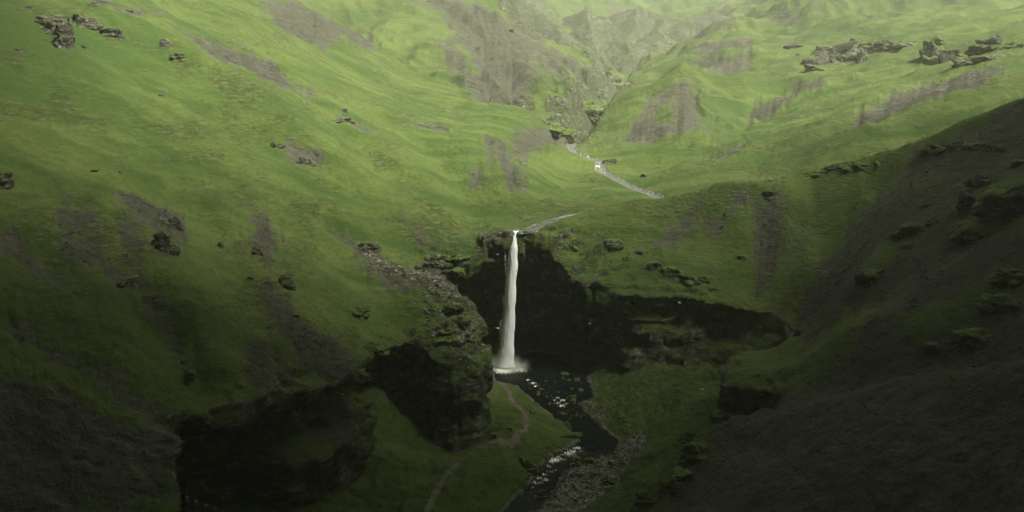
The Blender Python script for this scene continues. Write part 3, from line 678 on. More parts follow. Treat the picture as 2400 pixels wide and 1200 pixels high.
print("land", time.time() - T0)
# ------------------------------------------------------------------ water
def gridmesh(x0, x1, y0, y1, st):
    gx = np.arange(x0, x1 + st, st); gy = np.arange(y0, y1 + st, st); X, Y = np.meshgrid(gx, gy, indexing='ij')
    idx = np.arange(X.size).reshape(X.shape)
    F = np.stack([idx[:-1, :-1], idx[1:, :-1], idx[1:, 1:], idx[:-1, 1:]], -1).reshape(-1, 4)
    return X.ravel(), Y.ravel(), F
x, y, F = gridmesh(-14, 34, 96, 178, .22)
sdw = polysd(WATER, x, y)
FOAM = [(1238,890,.7,.9),(1250,898,.7,1.),(1256,905,.5,1.),(1268,912,.6,.7),(1280,920,.5,.6),(1292,928,.5,.6),(1305,932,.6,.9),(1318,938,.7,1.),(1308,944,.6,.9),(1316,952,.8,1.),(1325,946,.5,.8),(1300,938,.4,.8),(1335,962,.5,.4),(1222,900,.5,.5),(1272,900,.4,.5),
        (1352,1050,.9,1.),(1340,1058,1.0,1.),(1330,1064,.9,1.),(1345,1066,.7,.9),(1318,1072,1.0,1.05),(1305,1076,1.0,1.05),(1294,1080,.9,1.),(1360,1058,.7,.8),(1370,1062,.5,.6),(1286,1092,.7,.7),(1290,1106,.8,.7),(1276,1112,.6,.8),(1262,1120,.7,.9),(1280,1124,.7,.9),(1252,1130,.6,.9),(1268,1132,.6,.8),(1250,1142,.5,.6),(1245,1155,.6,.5),(1235,1165,.5,.5),(1300,1102,.5,.5)]
fm = np.zeros(x.shape)
for a, b, r_, s_ in FOAM:
    q = onwater([(a, b)])[0]; fm = np.maximum(fm, .93 * s_ * np.exp(-(((x - q[0]) / (r_ * 1.25)) ** 2 + ((y - q[1]) / (r_ * 1.0)) ** 2)))
FX, FY = 0.0 - 1.6, 156.2
dd = np.hypot((x - FX) / 1.0, (y - FY) / .9)
fm = np.maximum(fm, 1.35 * np.exp(-(dd / 2.9) ** 2)); fm = np.maximum(fm, .85 * np.exp(-(np.hypot((x - FX - 2.2) / 3.9, (y - FY + .2) / 2.1)) ** 2))
z = zw(y) + .05 * fbm2(x * .7, y * .7, 2) + .10 * fm * vn2(x * 2.3, y * 2.3)
keep = (sdw < 2.5) | ((y > 148) & (sdw < 14))
kf = keep[F].all(1); used = np.unique(F[kf]); rm = np.full(len(x), -1); rm[used] = np.arange(len(used))
struct("stream", npmesh("stream", np.stack([x, y, z], 1)[used], rm[F[kf]], M_WATER, True, {"foam": fm[used]}))
# upstream river ribbon
pl = []; n_ = len(RIV)
for i in range(n_ - 1):
    for t_ in np.linspace(0, 1, 16, endpoint=False):
        p0, p1, p2, p3 = RIV[max(i - 1, 0)], RIV[i], RIV[i + 1], RIV[min(i + 2, n_ - 1)]
        q = .5 * ((2 * p1) + (-p0 + p2) * t_ + (2 * p0 - 5 * p1 + 4 * p2 - p3) * t_ ** 2 + (-p0 + 3 * p1 - 3 * p2 + p3) * t_ ** 3)
        pl.append((*q, RIVW[i] + (RIVW[i + 1] - RIVW[i]) * t_))
pl = np.array(pl); tg = np.gradient(pl[:, :2], axis=0); tg /= np.linalg.norm(tg, axis=1, keepdims=True) + 1e-9
nn_ = np.stack([-tg[:, 1], tg[:, 0]], 1); K = 9; Vr = []; kp = pl[:, 1] < 246; pl = pl[kp]; nn_ = nn_[kp]
for i, p in enumerate(pl):
    for k in range(K):
        s_ = (k / (K - 1) * 2 - 1) * (p[3] + .9)
        zz = seglerp(RIV, RIVW, np.array([p[0] + nn_[i, 0] * s_]), np.array([p[1] + nn_[i, 1] * s_]))[1][0]
        Vr.append((p[0] + nn_[i, 0] * s_, p[1] + nn_[i, 1] * s_, zz - .12 + .03 * math.sin(i * 1.7 + k)))
idx = np.arange(len(pl) * K).reshape(-1, K); F = np.stack([idx[:-1, :-1], idx[1:, :-1], idx[1:, 1:], idx[:-1, 1:]], -1).reshape(-1, 4)
fo = np.repeat(.36 + .25 * np.exp(-((pl[:, 1] - 158) / 3) ** 2) + .18 * np.exp(-((pl[:, 1] - 219) / 5) ** 2), K)
struct("river", npmesh("river", np.array(Vr), F, M_RIVER, True, {"foam": fo}))

#--OBJ--
# ------------------------------------------------------------------ rocks, one by one
import bmesh
bpy.context.view_layer.update(); DG = bpy.context.evaluated_depsgraph_get()
CO = Vector((0, 0, CAMZ))
def hit(px, py):
    r, dy, dz = ray(px, py); d = Vector((float(r), float(dy), float(dz))).normalized()
    ok_, p, n, i, o, m_ = S.ray_cast(DG, CO, d, distance=3000)
    return (p, n, (p - CO).length) if ok_ else (None, None, None)
def down(x, y, z0=400):
    ok_, p, n, i, o, m_ = S.ray_cast(DG, Vector((x, y, z0)), Vector((0, 0, -1)), distance=900)
    return (p, n) if ok_ else (None, None)
ICO = {}
def ico(sub_):
    if sub_ not in ICO:
        bm = bmesh.new(); bmesh.ops.create_icosphere(bm, subdivisions=sub_, radius=1)
        v = np.array([q.co[:] for q in bm.verts]); f = np.array([[q.index for q in p.verts] for p in bm.faces]); bm.free(); ICO[sub_] = (v, f)
    return ICO[sub_]
def rockverts(sx, sy, sz, seed, sub_=4, strat=.25, rough_=.35):
    v, f = ico(sub_); v = v.copy(); r_ = np.random.default_rng(seed)
    v = np.sign(v) * np.abs(v) ** .75
    v *= 1 / np.maximum(1e-6, np.linalg.norm(v, axis=1, keepdims=True)) ** .6
    for _ in range(6):                                   # broken faces
        n = r_.normal(size=3); n[2] = abs(n[2]) * .4; n /= np.linalg.norm(n); d = r_.uniform(.45, .8)
        k = v @ n - d; v = v - np.maximum(k, 0)[:, None] * n * .9
    p = v * np.array([sx, sy, sz]); q = p / max(.4, (sx * sy * sz) ** (1 / 3)); o = r_.uniform(0, 60, 3)
    n1 = fbm3(q[:, 0] * 1.7 + o[0], q[:, 1] * 1.7 + o[1], q[:, 2] * 1.7 + o[2], 5, .58)
    st = vn3(q[:, 0] * .5 + o[0], q[:, 1] * .5, q[:, 2] * 4.2 + o[1])
    hv_ = np.array([1, 1, .6])
    return p * (1 + (n1 * rough_ + st * strat)[:, None] * hv_), f
def put_rock(name, label, px, py, w_, h_, mossy=False, seed=0, deep=1.0, group=None, cat="rock outcrop", sub_=None, sink=.48, strat=.25, lean=0.0):
    p, n, dist = hit(px, py + h_ * .25)
    if p is None: print("no hit", label); return None
    k = dist / FPX; e_ = 1.22 if cat == 'rock outcrop' else 1.0; sx, sz = w_ * k / 2 * e_, h_ * k / 2 * 1.05 * e_; sy = max(sx * .6 * deep, sz * .6)
    if sub_ is None: sub_ = 5 if w_ > 45 else 4 if w_ > 20 else 3
    v, f = rockverts(sx, sy, sz, seed or int(px * 7 + py), sub_, strat)
    a = math.atan2(p[0], p[1]); c_, s_ = math.cos(-a), math.sin(-a)
    v = v @ np.array([[c_, s_, 0], [-s_, c_, 0], [0, 0, 1]])
    if lean: v[:, 2] += v[:, 0] * lean
    me = npmesh(name, v, f, M_MOSSROCK if mossy else M_ROCK, False)
    o = link(bpy.data.objects.new(name, me)); o.location = p + Vector((0, sy * .35, sz * (.5 - sink)))
    tag(o, label, cat, group); return o
ROCKS = [
 # left hillside
 ("rock_outcrop","grey knobbed crag capping the pair of crags high on the left slope",116,48,44,28,0,"rock outcrop"),
 ("rock_outcrop","undercut grey crag between the knobbed cap and the tall stone rib",122,68,38,30,0,"rock outcrop"),
 ("rock_outcrop","tall leaning grey stone rib standing highest on the left slope",148,90,46,80,0,"rock outcrop"),
 ("rock_outcrop","long dark rock slab right of the knobbed crag",182,49,54,24,0,"rock outcrop"),
 ("boulder","small grey rock at the right end of the dark slab",217,57,20,14,0,"boulder"),
 ("boulder","oval pale-topped boulder alone right of the tall stone rib",260,77,44,28,0,"boulder"),
 ("boulder","small dark stone just right of the foot of the tall rib",195,110,12,10,0,"boulder"),
 ("boulder","low dark rock on the skyline end of the upper left slope",212,10,24,12,0,"boulder"),
 ("boulder","brown hump of rock in the bare patch of the upper left slope",303,24,20,14,0,"boulder"),
 ("boulder","small dark stone left above the knobbed crag",68,18,18,9,0,"boulder"),
 ("rock_outcrop","rounded upper rock of the rocky rib beside the long brown scree",388,102,20,22,0,"rock outcrop"),
 ("rock_outcrop","broken lower rocks ending the rib beside the long brown scree",414,134,26,22,1,"rock outcrop"),
 ("boulder","flat dark stone lying in smooth grass below the rocky rib",378,223,16,9,0,"boulder"),
 ("boulder","lone dark boulder above the brown scree band in mid slope",806,257,17,12,0,"boulder"),
 ("rock_outcrop","low grey ledge topping the brown band under the lone boulder",800,281,44,12,0,"rock outcrop"),
 ("boulder","left one of the two touching boulders in mid slope",637,337,18,19,0,"boulder"),
 ("boulder","right one of the two touching boulders in mid slope",656,341,20,16,0,"boulder"),
 ("boulder","dark square boulder sitting above the bulging brown rock",739,361,17,15,0,"boulder"),
 ("rock_outcrop","bulging brown rock at the end of a short scree patch",716,378,34,24,0,"rock outcrop"),
 ("rock_outcrop","dark mossy crag cut by the left edge of the view",6,428,44,46,1,"rock outcrop"),
 ("boulder","short dark stone near the left border below the crags",42,116,22,9,0,"boulder"),
 ("boulder","small dark stone on the brown scree tip of mid left slope",218,401,20,9,0,"boulder"),
 ("rock_outcrop","jagged crag hanging at the foot of the forked scree patch",386,575,54,56,0,"rock outcrop"),
 ("rock_outcrop","dark upper corner rock beside the forked scree patch",405,525,30,34,0,"rock outcrop"),
 ("boulder","narrow dark rock in the grass right of the forked scree",516,572,16,20,0,"boulder"),
 ("boulder","round boulder resting in the middle of the narrow scree chute",602,588,24,26,0,"boulder"),
 ("boulder","dark rock at the foot of the narrow scree chute",590,650,18,14,0,"boulder"),
 ("rock_outcrop","brown rock bulge right below the narrow scree chute",664,660,44,34,0,"rock outcrop"),
 ("boulder","dark boulder with deep shadow on the wide lower scree",690,742,28,24,0,"boulder"),
 ("boulder","dark boulder left of the lower scree with pale left face",634,766,24,20,0,"boulder"),
 ("rock_outcrop","dark overhanging rock in the steep cut below the brown scree",440,884,24,34,0,"rock outcrop"),
 ("boulder","small mossy rock above the dark overhanging rock",430,850,18,14,1,"boulder"),
 ("rock_outcrop","dark bank of rock where the grassy gully ends left of the spine",864,580,48,26,0,"rock outcrop"),
 ("rock_outcrop","pale pebbled ledge at the lower end of the far-left scree",185,683,22,16,0,"rock outcrop"),
 ("rock_outcrop","dark lip of soil at the foot of the big left scree",290,665,60,26,0,"rock outcrop"),
 ("rock_outcrop","mossy knuckle of rock above the mouth of the left cave",880,815,50,30,1,"rock outcrop"),
 ("rock_outcrop","layered mossy ledge on the rim over the left cave",830,880,70,26,1,"rock outcrop"),
 ("rock_outcrop","lumpy moss rock on the slope left of the spine",845,735,48,34,1,"rock outcrop"),
 ("rock_outcrop","rough grey crown of the buttress beside the fall",1075,735,60,50,1,"rock outcrop"),
 ("rock_outcrop","pale broken rock low on the buttress crown",1045,785,50,36,1,"rock outcrop"),
 ("rock_outcrop","rounded pale knob where the spine meets the buttress",1075,672,40,34,1,"rock outcrop"),
 ("rock_outcrop","dark ragged cliff under the grass tip behind the spine",1010,612,60,36,0,"rock outcrop"),
 ("rock_outcrop","dark mossy cliff knob left of the fall behind the spine",1065,610,56,40,1,"rock outcrop"),
 # right side
 ("boulder","lone boulder in smooth grass right of the upper stream",1507,411,20,16,0,"boulder"),
 ("rock_outcrop","dark rocks on the bank at the bend of the upper stream",1428,379,32,13,0,"rock outcrop"),
 ("rock_outcrop","dark mossy crag walling the far end of the narrow upper ravine",1442,185,56,60,1,"rock outcrop"),
 ("rock_outcrop","round mossy crag on the left wall of the upper ravine",1405,225,40,36,1,"rock outcrop"),
 ("rock_outcrop","dark cross cliff closing the middle of the upper ravine",1372,250,76,40,1,"rock outcrop"),
 ("rock_outcrop","green overhanging bank left above the ravine mouth",1290,300,70,30,1,"rock outcrop"),
 ("boulder","small dark knob on the grey scree hill",1195,70,22,14,0,"boulder"),
 ("boulder","dark stone where the grey scree hill meets the grass",1118,112,20,16,0,"boulder"),
 ("rock_outcrop","dark stone stack guarding the mouth of the upper ravine",1328,318,30,30,1,"rock outcrop"),
 ("rock_outcrop","low dark rocks at the left foot of the long outcrop",1906,160,34,18,0,"rock outcrop"),
 ("rock_outcrop","broad dark outcrop forming the left half of the long rock band",1965,132,96,52,0,"rock outcrop"),
 ("rock_outcrop","pillar-like pale rock dangling under the long rock band",2018,138,22,34,0,"rock outcrop"),
 ("rock_outcrop","arched dark rock in the middle of the long rock band",2048,113,60,28,0,"rock outcrop"),
 ("rock_outcrop","flat-topped dark rock ending the long rock band",2092,110,62,30,0,"rock outcrop"),
 ("boulder","square dark rock standing above the long rock band",1999,96,22,16,0,"boulder"),
 ("rock_outcrop","small dark rocks right of the end of the long rock band",2136,102,42,15,0,"rock outcrop"),
 ("rock_outcrop","steep dark crag with grassy ledges right of the long rock band",2182,132,48,68,1,"rock outcrop"),
 ("rock_outcrop","mossy cap rock of the steep ledged crag",2208,98,48,22,1,"rock outcrop"),
 ("rock_outcrop","dark notch rock between the ledged crag and the square crag",2234,128,34,36,0,"rock outcrop"),
 ("rock_outcrop","pointed striped rock below the square crag",2268,145,50,28,0,"rock outcrop"),
 ("rock_outcrop","square overhanging dark crag near the upper right corner",2318,110,50,38,0,"rock outcrop"),
 ("rock_outcrop","thin dark rock tail running right from the square crag",2362,108,56,16,1,"rock outcrop"),
 ("rock_outcrop","brown rock hump above the scree right of the striped rock",2320,137,50,18,0,"rock outcrop"),
 ("boulder","dark ledge rock under the small brown patch on the right hill",1867,109,46,9,0,"boulder"),
 ("boulder","dark round stone below the small brown patch on the right hill",1872,128,14,9,0,"boulder"),
 ("boulder","dark block at the right border in the upper scree",2388,380,34,20,0,"boulder"),
 ("rock_outcrop","dark pair of rocks crowning the big mossy crag",2312,425,60,24,0,"rock outcrop"),
 ("rock_outcrop","big mossy crag bulging out of the right scree",2360,490,140,110,1,"rock outcrop"),
 ("rock_outcrop","dark ragged rocks on the left shoulder of the big mossy crag",2275,480,40,50,0,"rock outcrop"),
 ("rock_outcrop","dark boulder cluster in the middle of the right scree",2132,545,62,32,0,"rock outcrop"),
 ("boulder","small boulder above the cluster in the right scree",2167,481,22,16,0,"boulder"),
 ("boulder","small dark boulder right of the cluster in the right scree",2182,524,20,18,0,"boulder"),
 ("boulder","flat rock trailing below the cluster in the right scree",2125,577,34,13,0,"boulder"),
 ("rock_outcrop","long dark rock low on the right scree beside the trail streak",2045,645,70,34,0,"rock outcrop"),
 ("rock_outcrop","dark mossy knoll near the right border under the big crag",2380,650,60,36,1,"rock outcrop"),
 ("rock_outcrop","pale-edged rocks on the dark lower right slope",2345,715,80,40,1,"rock outcrop"),
 ("rock_outcrop","black jagged rocks above the dark foreground spur",2290,785,90,44,0,"rock outcrop"),
 ("boulder","black boulder left of the jagged rocks above the foreground spur",2200,815,44,26,0,"boulder"),
 ("rock_outcrop","grey rock crest at the head of the forked right scree",1805,456,44,30,0,"rock outcrop"),
 ("rock_outcrop","leftmost pale stone of the rocky shelf above the right cliff",1535,625,34,24,0,"rock outcrop"),
 ("rock_outcrop","second broken rock of the rocky shelf above the right cliff",1572,642,52,30,1,"rock outcrop"),
 ("rock_outcrop","widest dark rock of the rocky shelf above the right cliff",1612,652,58,28,1,"rock outcrop"),
 ("rock_outcrop","dark end knob of the rocky shelf above the right cliff",1650,655,30,20,0,"rock outcrop"),
 ("boulder","dark mossy stone in the green hollow right of the fall",1500,592,22,16,0,"boulder"),
 ("boulder","mossy stone left of the dark one in the green hollow",1466,604,20,16,1,"boulder"),
 ("rock_outcrop","brown weathered hump on the rim right of the fall",1440,572,44,20,0,"rock outcrop"),
 ("boulder","grey stone on the grass lip just right of the fall",1297,534,17,14,0,"boulder"),
 ("rock_outcrop","dark mossy rocks under the rim right of the fall",1335,567,54,24,1,"rock outcrop"),
 ("rock_outcrop","small dark hole-like rock in the green wedge of the right slope",1738,604,18,12,0,"rock outcrop"),
 # gorge bottom
 ("rock_outcrop","low mossy shoulder of rock below the black bluff",1705,968,66,30,1,"rock outcrop"),
 ("rock_outcrop","upper grey block on the edge of the dark foreground slope",1618,1030,44,30,0,"rock outcrop"),
 ("rock_outcrop","middle rough block on the edge of the dark foreground slope",1632,1065,66,50,1,"rock outcrop"),
 ("rock_outcrop","pale speckled rock mound at the bottom of the foreground edge",1595,1125,80,48,1,"rock outcrop"),
 ("rock_outcrop","dark layered block at the lower frame edge beside the green slope",1505,1178,56,58,0,"rock outcrop"),
 ("boulder","brown boulder beside the footpath with the visitor",1247,963,22,20,0,"boulder"),
 ("boulder","mossy dark boulder at the left bank above the white rapid",1232,1082,38,32,1,"boulder"),
 ("boulder","black boulder below the mossy one on the left bank",1246,1106,32,20,0,"boulder"),
 ("boulder","mossy flat rock shelf on the left bank by the dark pool",1335,1018,50,14,1,"boulder"),
 ("boulder","pale lump of rock above the flat shelf on the left bank",1330,996,30,16,1,"boulder"),
 ("boulder","large dark boulder right beside the white rapid",1342,1082,40,22,0,"boulder"),
 ("boulder","dark boulder right of the one beside the rapid",1388,1080,38,20,0,"boulder"),
 ("boulder","dark boulder on the right of the gravel bar",1430,1128,40,20,0,"boulder"),
 ("boulder","big dark boulder in the water at the bottom of the gravel bar",1275,1160,44,26,0,"boulder"),
 ("boulder","green mossy boulder at the head of the lower dark channel",1345,931,20,16,1,"boulder"),
 ("boulder","low green rock at the right shore of the plunge pool",1322,876,24,9,1,"boulder"),
 ("boulder","mossy boulder at the tip of the right grass bank",1352,890,22,16,1,"boulder"),
 ("boulder","mossy boulder in the cave right of the fall",1260,742,22,26,1,"boulder"),
 ("boulder","lower mossy boulder in the cave behind the fall",1272,792,26,20,1,"boulder"),
 ("boulder","mossy hump below the foot of the buttress beside the path",1162,1018,26,20,1,"boulder"),
 ("boulder","mossy boulder at the path side under the buttress foot",1195,1005,20,16,1,"boulder"),
 ("boulder","wet brown rock in the middle of the upper cascade",1318,968,22,10,0,"boulder"),
]
for nm, lb, a, b, w_, h_, mo, ct in ROCKS:
    put_rock(nm, lb, a, b, w_, h_, bool(mo), 0, cat=ct)
for i_ in range(8):
    u_ = i_ / 7; put_rock("rock_outcrop", "dark rock in the undercut rim along the crest above the green hollow", 1895 + 165 * u_, 405 - 26 * u_ + 3 * math.sin(i_ * 2.1), 30 + 9 * math.sin(i_ * 1.7), 11 + 3 * math.sin(i_ * 2.9), True, 70 + i_, 1.0, "rocks of the undercut crest rim", "rock outcrop", 3, .68)
for i_ in range(9):
    u_ = i_ / 8; put_rock("rock_outcrop", "dark rock in the hollowed band just under the dark scree crest", 2185 + 165 * u_, 352 - 14 * math.sin(u_ * 3.1), 32 + 8 * math.sin(i_ * 1.3), 18 + 5 * math.sin(i_ * 2.3), False, 90 + i_, 1.0, "rocks of the hollowed band under the scree crest", "rock outcrop", 3, .68)
# stream boulders that nothing tells apart
r_ = np.random.default_rng(11)
def scatter(poly_px, n, lo, hi, name, label, group, mat=None, onw=True):
    poly = onwater(poly_px); mn, mx = poly.min(0), poly.max(0); k = 0; base = []
    for j in range(5):
        v, f = rockverts(1, .8, .6, 900 + j, 3, .1, .3); base.append(npmesh(name, v, f, mat or M_STONE, False))
    while k < n:
        p = r_.uniform(mn, mx)
        if polysd(poly, p[:1], p[1:])[0] > 0: continue
        q, nn2 = down(p[0], p[1], 20)
        k += 1
        if q is None: continue
        o = link(bpy.data.objects.new(name, base[k % 5])); s_ = r_.uniform(lo, hi) * (1 + 1.0 * (r_.random() < .1))
        o.scale = (s_, s_ * r_.uniform(.7, 1), s_ * r_.uniform(.7, 1)); o.rotation_euler = (0, 0, r_.uniform(0, 6.3)); o.location = q + Vector((0, 0, s_ * .15))
        tag(o, label, "boulder", group)
scatter([(1320,1120),(1420,1070),(1500,1050),(1490,1110),(1430,1150),(1340,1200),(1240,1200),(1300,1150)], 90, .18, .5, "boulder", "grey stone among many on the gravel bar of the lower stream", "stones on the gravel bar")
scatter([(1210,890),(1380,880),(1395,960),(1350,990),(1290,960)], 45, .2, .55, "boulder", "dark wet stone in the upper cascade below the plunge pool", "stones in the upper cascade", M_ROCK)
scatter([(1205,1178),(1240,1150),(1258,1112),(1290,1078),(1330,1055),(1318,1045),(1275,1065),(1240,1105),(1215,1150),(1185,1180)], 34, .2, .55, "boulder", "dark stone lying along the left bank of the lower stream", "stones along the left bank", M_ROCK)
scatter([(1395,930),(1425,975),(1455,1030),(1500,1045),(1480,1015),(1440,960),(1410,925)], 26, .15, .4, "boulder", "grey stone scattered along the right bank above the gravel bar", "stones along the right bank", M_ROCK)
scatter([(1310,1070),(1400,1072),(1440,1060),(1450,1090),(1400,1110),(1330,1100)], 26, .25, .7, "boulder", "dark wet boulder among the rapids at the head of the gravel bar", "boulders among the lower rapids", M_ROCK)
# small stones of the scree and the gravel: uncountable
def stones(name, pts, size, mat):
    v, f = ico(1); V_ = []; F_ = []; r2 = np.random.default_rng(5)
    n = len(pts); s_ = size[:, None, None] * r2.uniform(.6, 1.2, (n, 1, 3)); base = v[None] * (1 + .35 * r2.uniform(-1, 1, (n, len(v), 1)))
    a = r2.uniform(0, 6.3, n); ca, sa = np.cos(a), np.sin(a); q = base * s_
    q = np.stack([q[..., 0] * ca[:, None] - q[..., 1] * sa[:, None], q[..., 0] * sa[:, None] + q[..., 1] * ca[:, None], q[..., 2] * .8], -1) + pts[:, None, :]
    F2 = (f[None] + (np.arange(n) * len(v))[:, None, None]).reshape(-1, 3)
    o = link(bpy.data.objects.new(name, npmesh(name, q.reshape(-1, 3), F2, mat, False))); o["kind"] = "stuff"
P2 = []; 
bx = BAR; mn, mx = bx.min(0), bx.max(0)
c_ = r_.uniform(mn, mx, (4200, 2)); c_ = c_[polysd(bx, c_[:, 0], c_[:, 1]) < .6]
zc = floor_z(c_[:, 0], c_[:, 1]); stones("gravel", np.c_[c_, zc + .02], r_.uniform(.06, .22, len(c_)) * (1 + (r_.random(len(c_)) < .08)), M_STONE)
gr = onwater([(1355,945),(1372,950),(1425,985),(1430,1000),(1400,985),(1365,965)])
c_ = r_.uniform(gr.min(0), gr.max(0), (900, 2)); c_ = c_[polysd(gr, c_[:, 0], c_[:, 1]) < .8]
stones("gravel", np.c_[c_, floor_z(c_[:, 0], c_[:, 1]) + .03], r_.uniform(.06, .2, len(c_)), M_STONE)
c_ = np.c_[r_.uniform(-110, 120, 60000), r_.uniform(60, 200, 60000)]
k = sstep(.35, .8, scree_mask(c_[:, 0], c_[:, 1])) * (polysd(GP, c_[:, 0], c_[:, 1]) > 2.5) * (np.abs(c_[:, 0]) < c_[:, 1] * .75) + .02
k *= sstep(-.2, .5, vn2(c_[:, 0] * .2, c_[:, 1] * .2))
c_ = c_[r_.random(len(c_)) < k * .55]; c_ = c_[polysd(GP, c_[:, 0], c_[:, 1]) > 2.5]
stones("scree_stones", np.c_[c_, rim_z(c_[:, 0], c_[:, 1]) + .03], .07 + .22 * r_.random(len(c_)) ** 3, M_ROCK)
c_ = np.r_[np.c_[r_.normal(-9.5, 3.6, 1100), r_.normal(131, 3.6, 1100)], np.c_[r_.uniform(-30, -10, 900), r_.normal(0, 1.6, 900)]]
c_[1100:, 1] += 139 + (-c_[1100:, 0] - 17) * .5
c_ = c_[(polysd(GP, c_[:, 0], c_[:, 1]) > 1.0)]; pts = []
for q in c_:
    d_, n_2 = down(q[0], q[1], 60)
    if d_ is not None: pts.append(tuple(d_))
pts = np.array(pts); stones("rubble", pts, .08 + .38 * r_.random(len(pts)) ** 2.5, M_STONE)
t_ = r_.uniform(0, len(PATH3) - 1.001, 420); i_ = t_.astype(int); q = PATH3[i_] + (PATH3[i_ + 1] - PATH3[i_]) * (t_ - i_)[:, None]
q = q[:, :2] + r_.normal(0, .75, (len(q), 2)); stones("trail_stones", np.c_[q, floor_z(q[:, 0], q[:, 1]) + .02], r_.uniform(.04, .16, len(q)), M_STONE)
print("rocks", time.time() - T0)
# ------------------------------------------------------------------ the fall, its spray, birds, the visitor
mf, t, b = new_mat("falling_water"); n = N(t); P0 = n.pos()
stk = n.noise(n.mapv(P0, (5.5, 5.5, .30)), 1.0, 6, .7, .5); blob = n.noise(n.mapv(P0, (1.6, 1.6, .8)), 1.1, 5, .7, .5)
ed = n.attr("edge")
al = n.step(n.m('ADD', n.m('SUBTRACT', 1.15, ed), n.m('MULTIPLY', n.m('SUBTRACT', n.m('ADD', n.m('MULTIPLY', stk, .6), n.m('MULTIPLY', blob, .4)), .5), 2.6)), .12, .62)
n.put(b.inputs["Base Color"], n.mix(n.step(n.m('ADD', n.m('MULTIPLY', blob, .4), n.m('MULTIPLY', stk, .6)), .36, .52), (.64, .70, .70), (.93, .98, 1.0))); b.inputs["Roughness"].default_value = .8
n.put(b.inputs["Alpha"], 1.0)
tl = t.nodes.new("ShaderNodeBsdfTranslucent"); tl.inputs[0].default_value = (.93, .95, .90, 1); mx = t.nodes.new("ShaderNodeMixShader"); mx.inputs[0].default_value = .28
t.links.new(b.outputs[0], mx.inputs[1]); t.links.new(tl.outputs[0], mx.inputs[2])
tr = t.nodes.new("ShaderNodeBsdfTransparent"); m2 = t.nodes.new("ShaderNodeMixShader"); t.links.new(al, m2.inputs[0]); t.links.new(tr.outputs[0], m2.inputs[1]); t.links.new(mx.outputs[0], m2.inputs[2])
t.links.new(m2.outputs[0], t.nodes["Material Output"].inputs["Surface"])
def sheet(name, prof, yoff, depth, ebase, seed, parent=None, M=260, K=22):
    """prof: (py, px centre, half width px) down the fall; curved sheet of water"""
    py_ = np.linspace(prof[0][0], prof[-1][0], M); cx = np.interp(py_, [q[0] for q in prof], [q[1] for q in prof]); hw = np.interp(py_, [q[0] for q in prof], [q[2] for q in prof]) * (1 + .13 * vn2(np.arange(M) * .06 + seed, np.zeros(M) + seed))
    V_ = []; E_ = []
    for i in range(M):
        f_ = i / (M - 1); Yc = FALLY - yoff - 1.3 * math.sqrt(min(f_ * 8, 1)) 
        for k in range(K):
            u = k / (K - 1) * 2 - 1; th = u * 1.45
            q = atY(cx[i] + hw[i] * math.sin(th), py_[i], Yc)
            nz_ = float(vn2(np.array([q[0] * 4.2 + seed]), np.array([q[2] * .7]))[0]); n2 = float(vn2(np.array([q[0] * .9 + seed * 3]), np.array([q[2] * .35]))[0])
            V_.append((q[0] + .16 * n2, Yc - depth * math.cos(th) + .05 * nz_ * depth, q[2])); E_.append(ebase + .95 * abs(u) ** 2.5 + .25 * max(0, f_ - .75))
    idx = np.arange(M * K).reshape(M, K); F = np.stack([idx[:-1, :-1], idx[1:, :-1], idx[1:, 1:], idx[:-1, 1:]], -1).reshape(-1, 4)
    return link(bpy.data.objects.new(name, npmesh(name, np.array(V_), F, mf, True, {"edge": np.array(E_)})), parent)
FALLY = 158.2
wf = sheet("waterfall", [(539,1210,7),(550,1205,9),(575,1203,10),(620,1201,11),(680,1197,12.5),(740,1194,14),(800,1190,16),(845,1187,18),(858,1187,20)], 0, 1.0, -.25, 1)
wf["kind"] = "structure"
sheet("veil", [(600,1196,9),(680,1190,13),(760,1184,19),(850,1181,25)], -.5, .6, .72, 5, wf)
sheet("water_thread", [(572,1182,2),(600,1185,2.2),(640,1186,2.5),(690,1187,2)], .2, .15, .72, 9, wf, 80, 6)
sheet("water_thread", [(566,1228,1.5),(600,1228,1.5),(625,1227,1)], .2, .15, .95, 12, wf, 60, 6)
# water sliding over the lip
# spray at the foot
ms = bpy.data.materials.new("spray_mist"); ms.use_nodes = True; t = ms.node_tree; t.nodes.clear()
out = t.nodes.new("ShaderNodeOutputMaterial"); pv = t.nodes.new("ShaderNodeVolumePrincipled"); n = N(t)
tc = t.nodes.new("ShaderNodeTexCoord"); g_ = t.nodes.new("ShaderNodeTexGradient"); g_.gradient_type = 'SPHERICAL'; t.links.new(tc.outputs["Object"], g_.inputs[0])
dn = n.m('MULTIPLY', n.m('POWER', g_.outputs["Fac"], 1.3), n.m('MULTIPLY', n.step(n.noise(tc.outputs["Object"], 2.5, 4, .6), .3, .7), 1.1))
t.links.new(dn, pv.inputs["Density"]); pv.inputs["Color"].default_value = (.95, .96, .94, 1); t.links.new(pv.outputs[0], out.inputs["Volume"])
v, f = ico(3); o = link(bpy.data.objects.new("spray", npmesh("spray", v, f, ms))); o.scale = (5.2, 3.4, 3.0); o.location = (FX + 1.0, FY, .6); o["kind"] = "stuff"

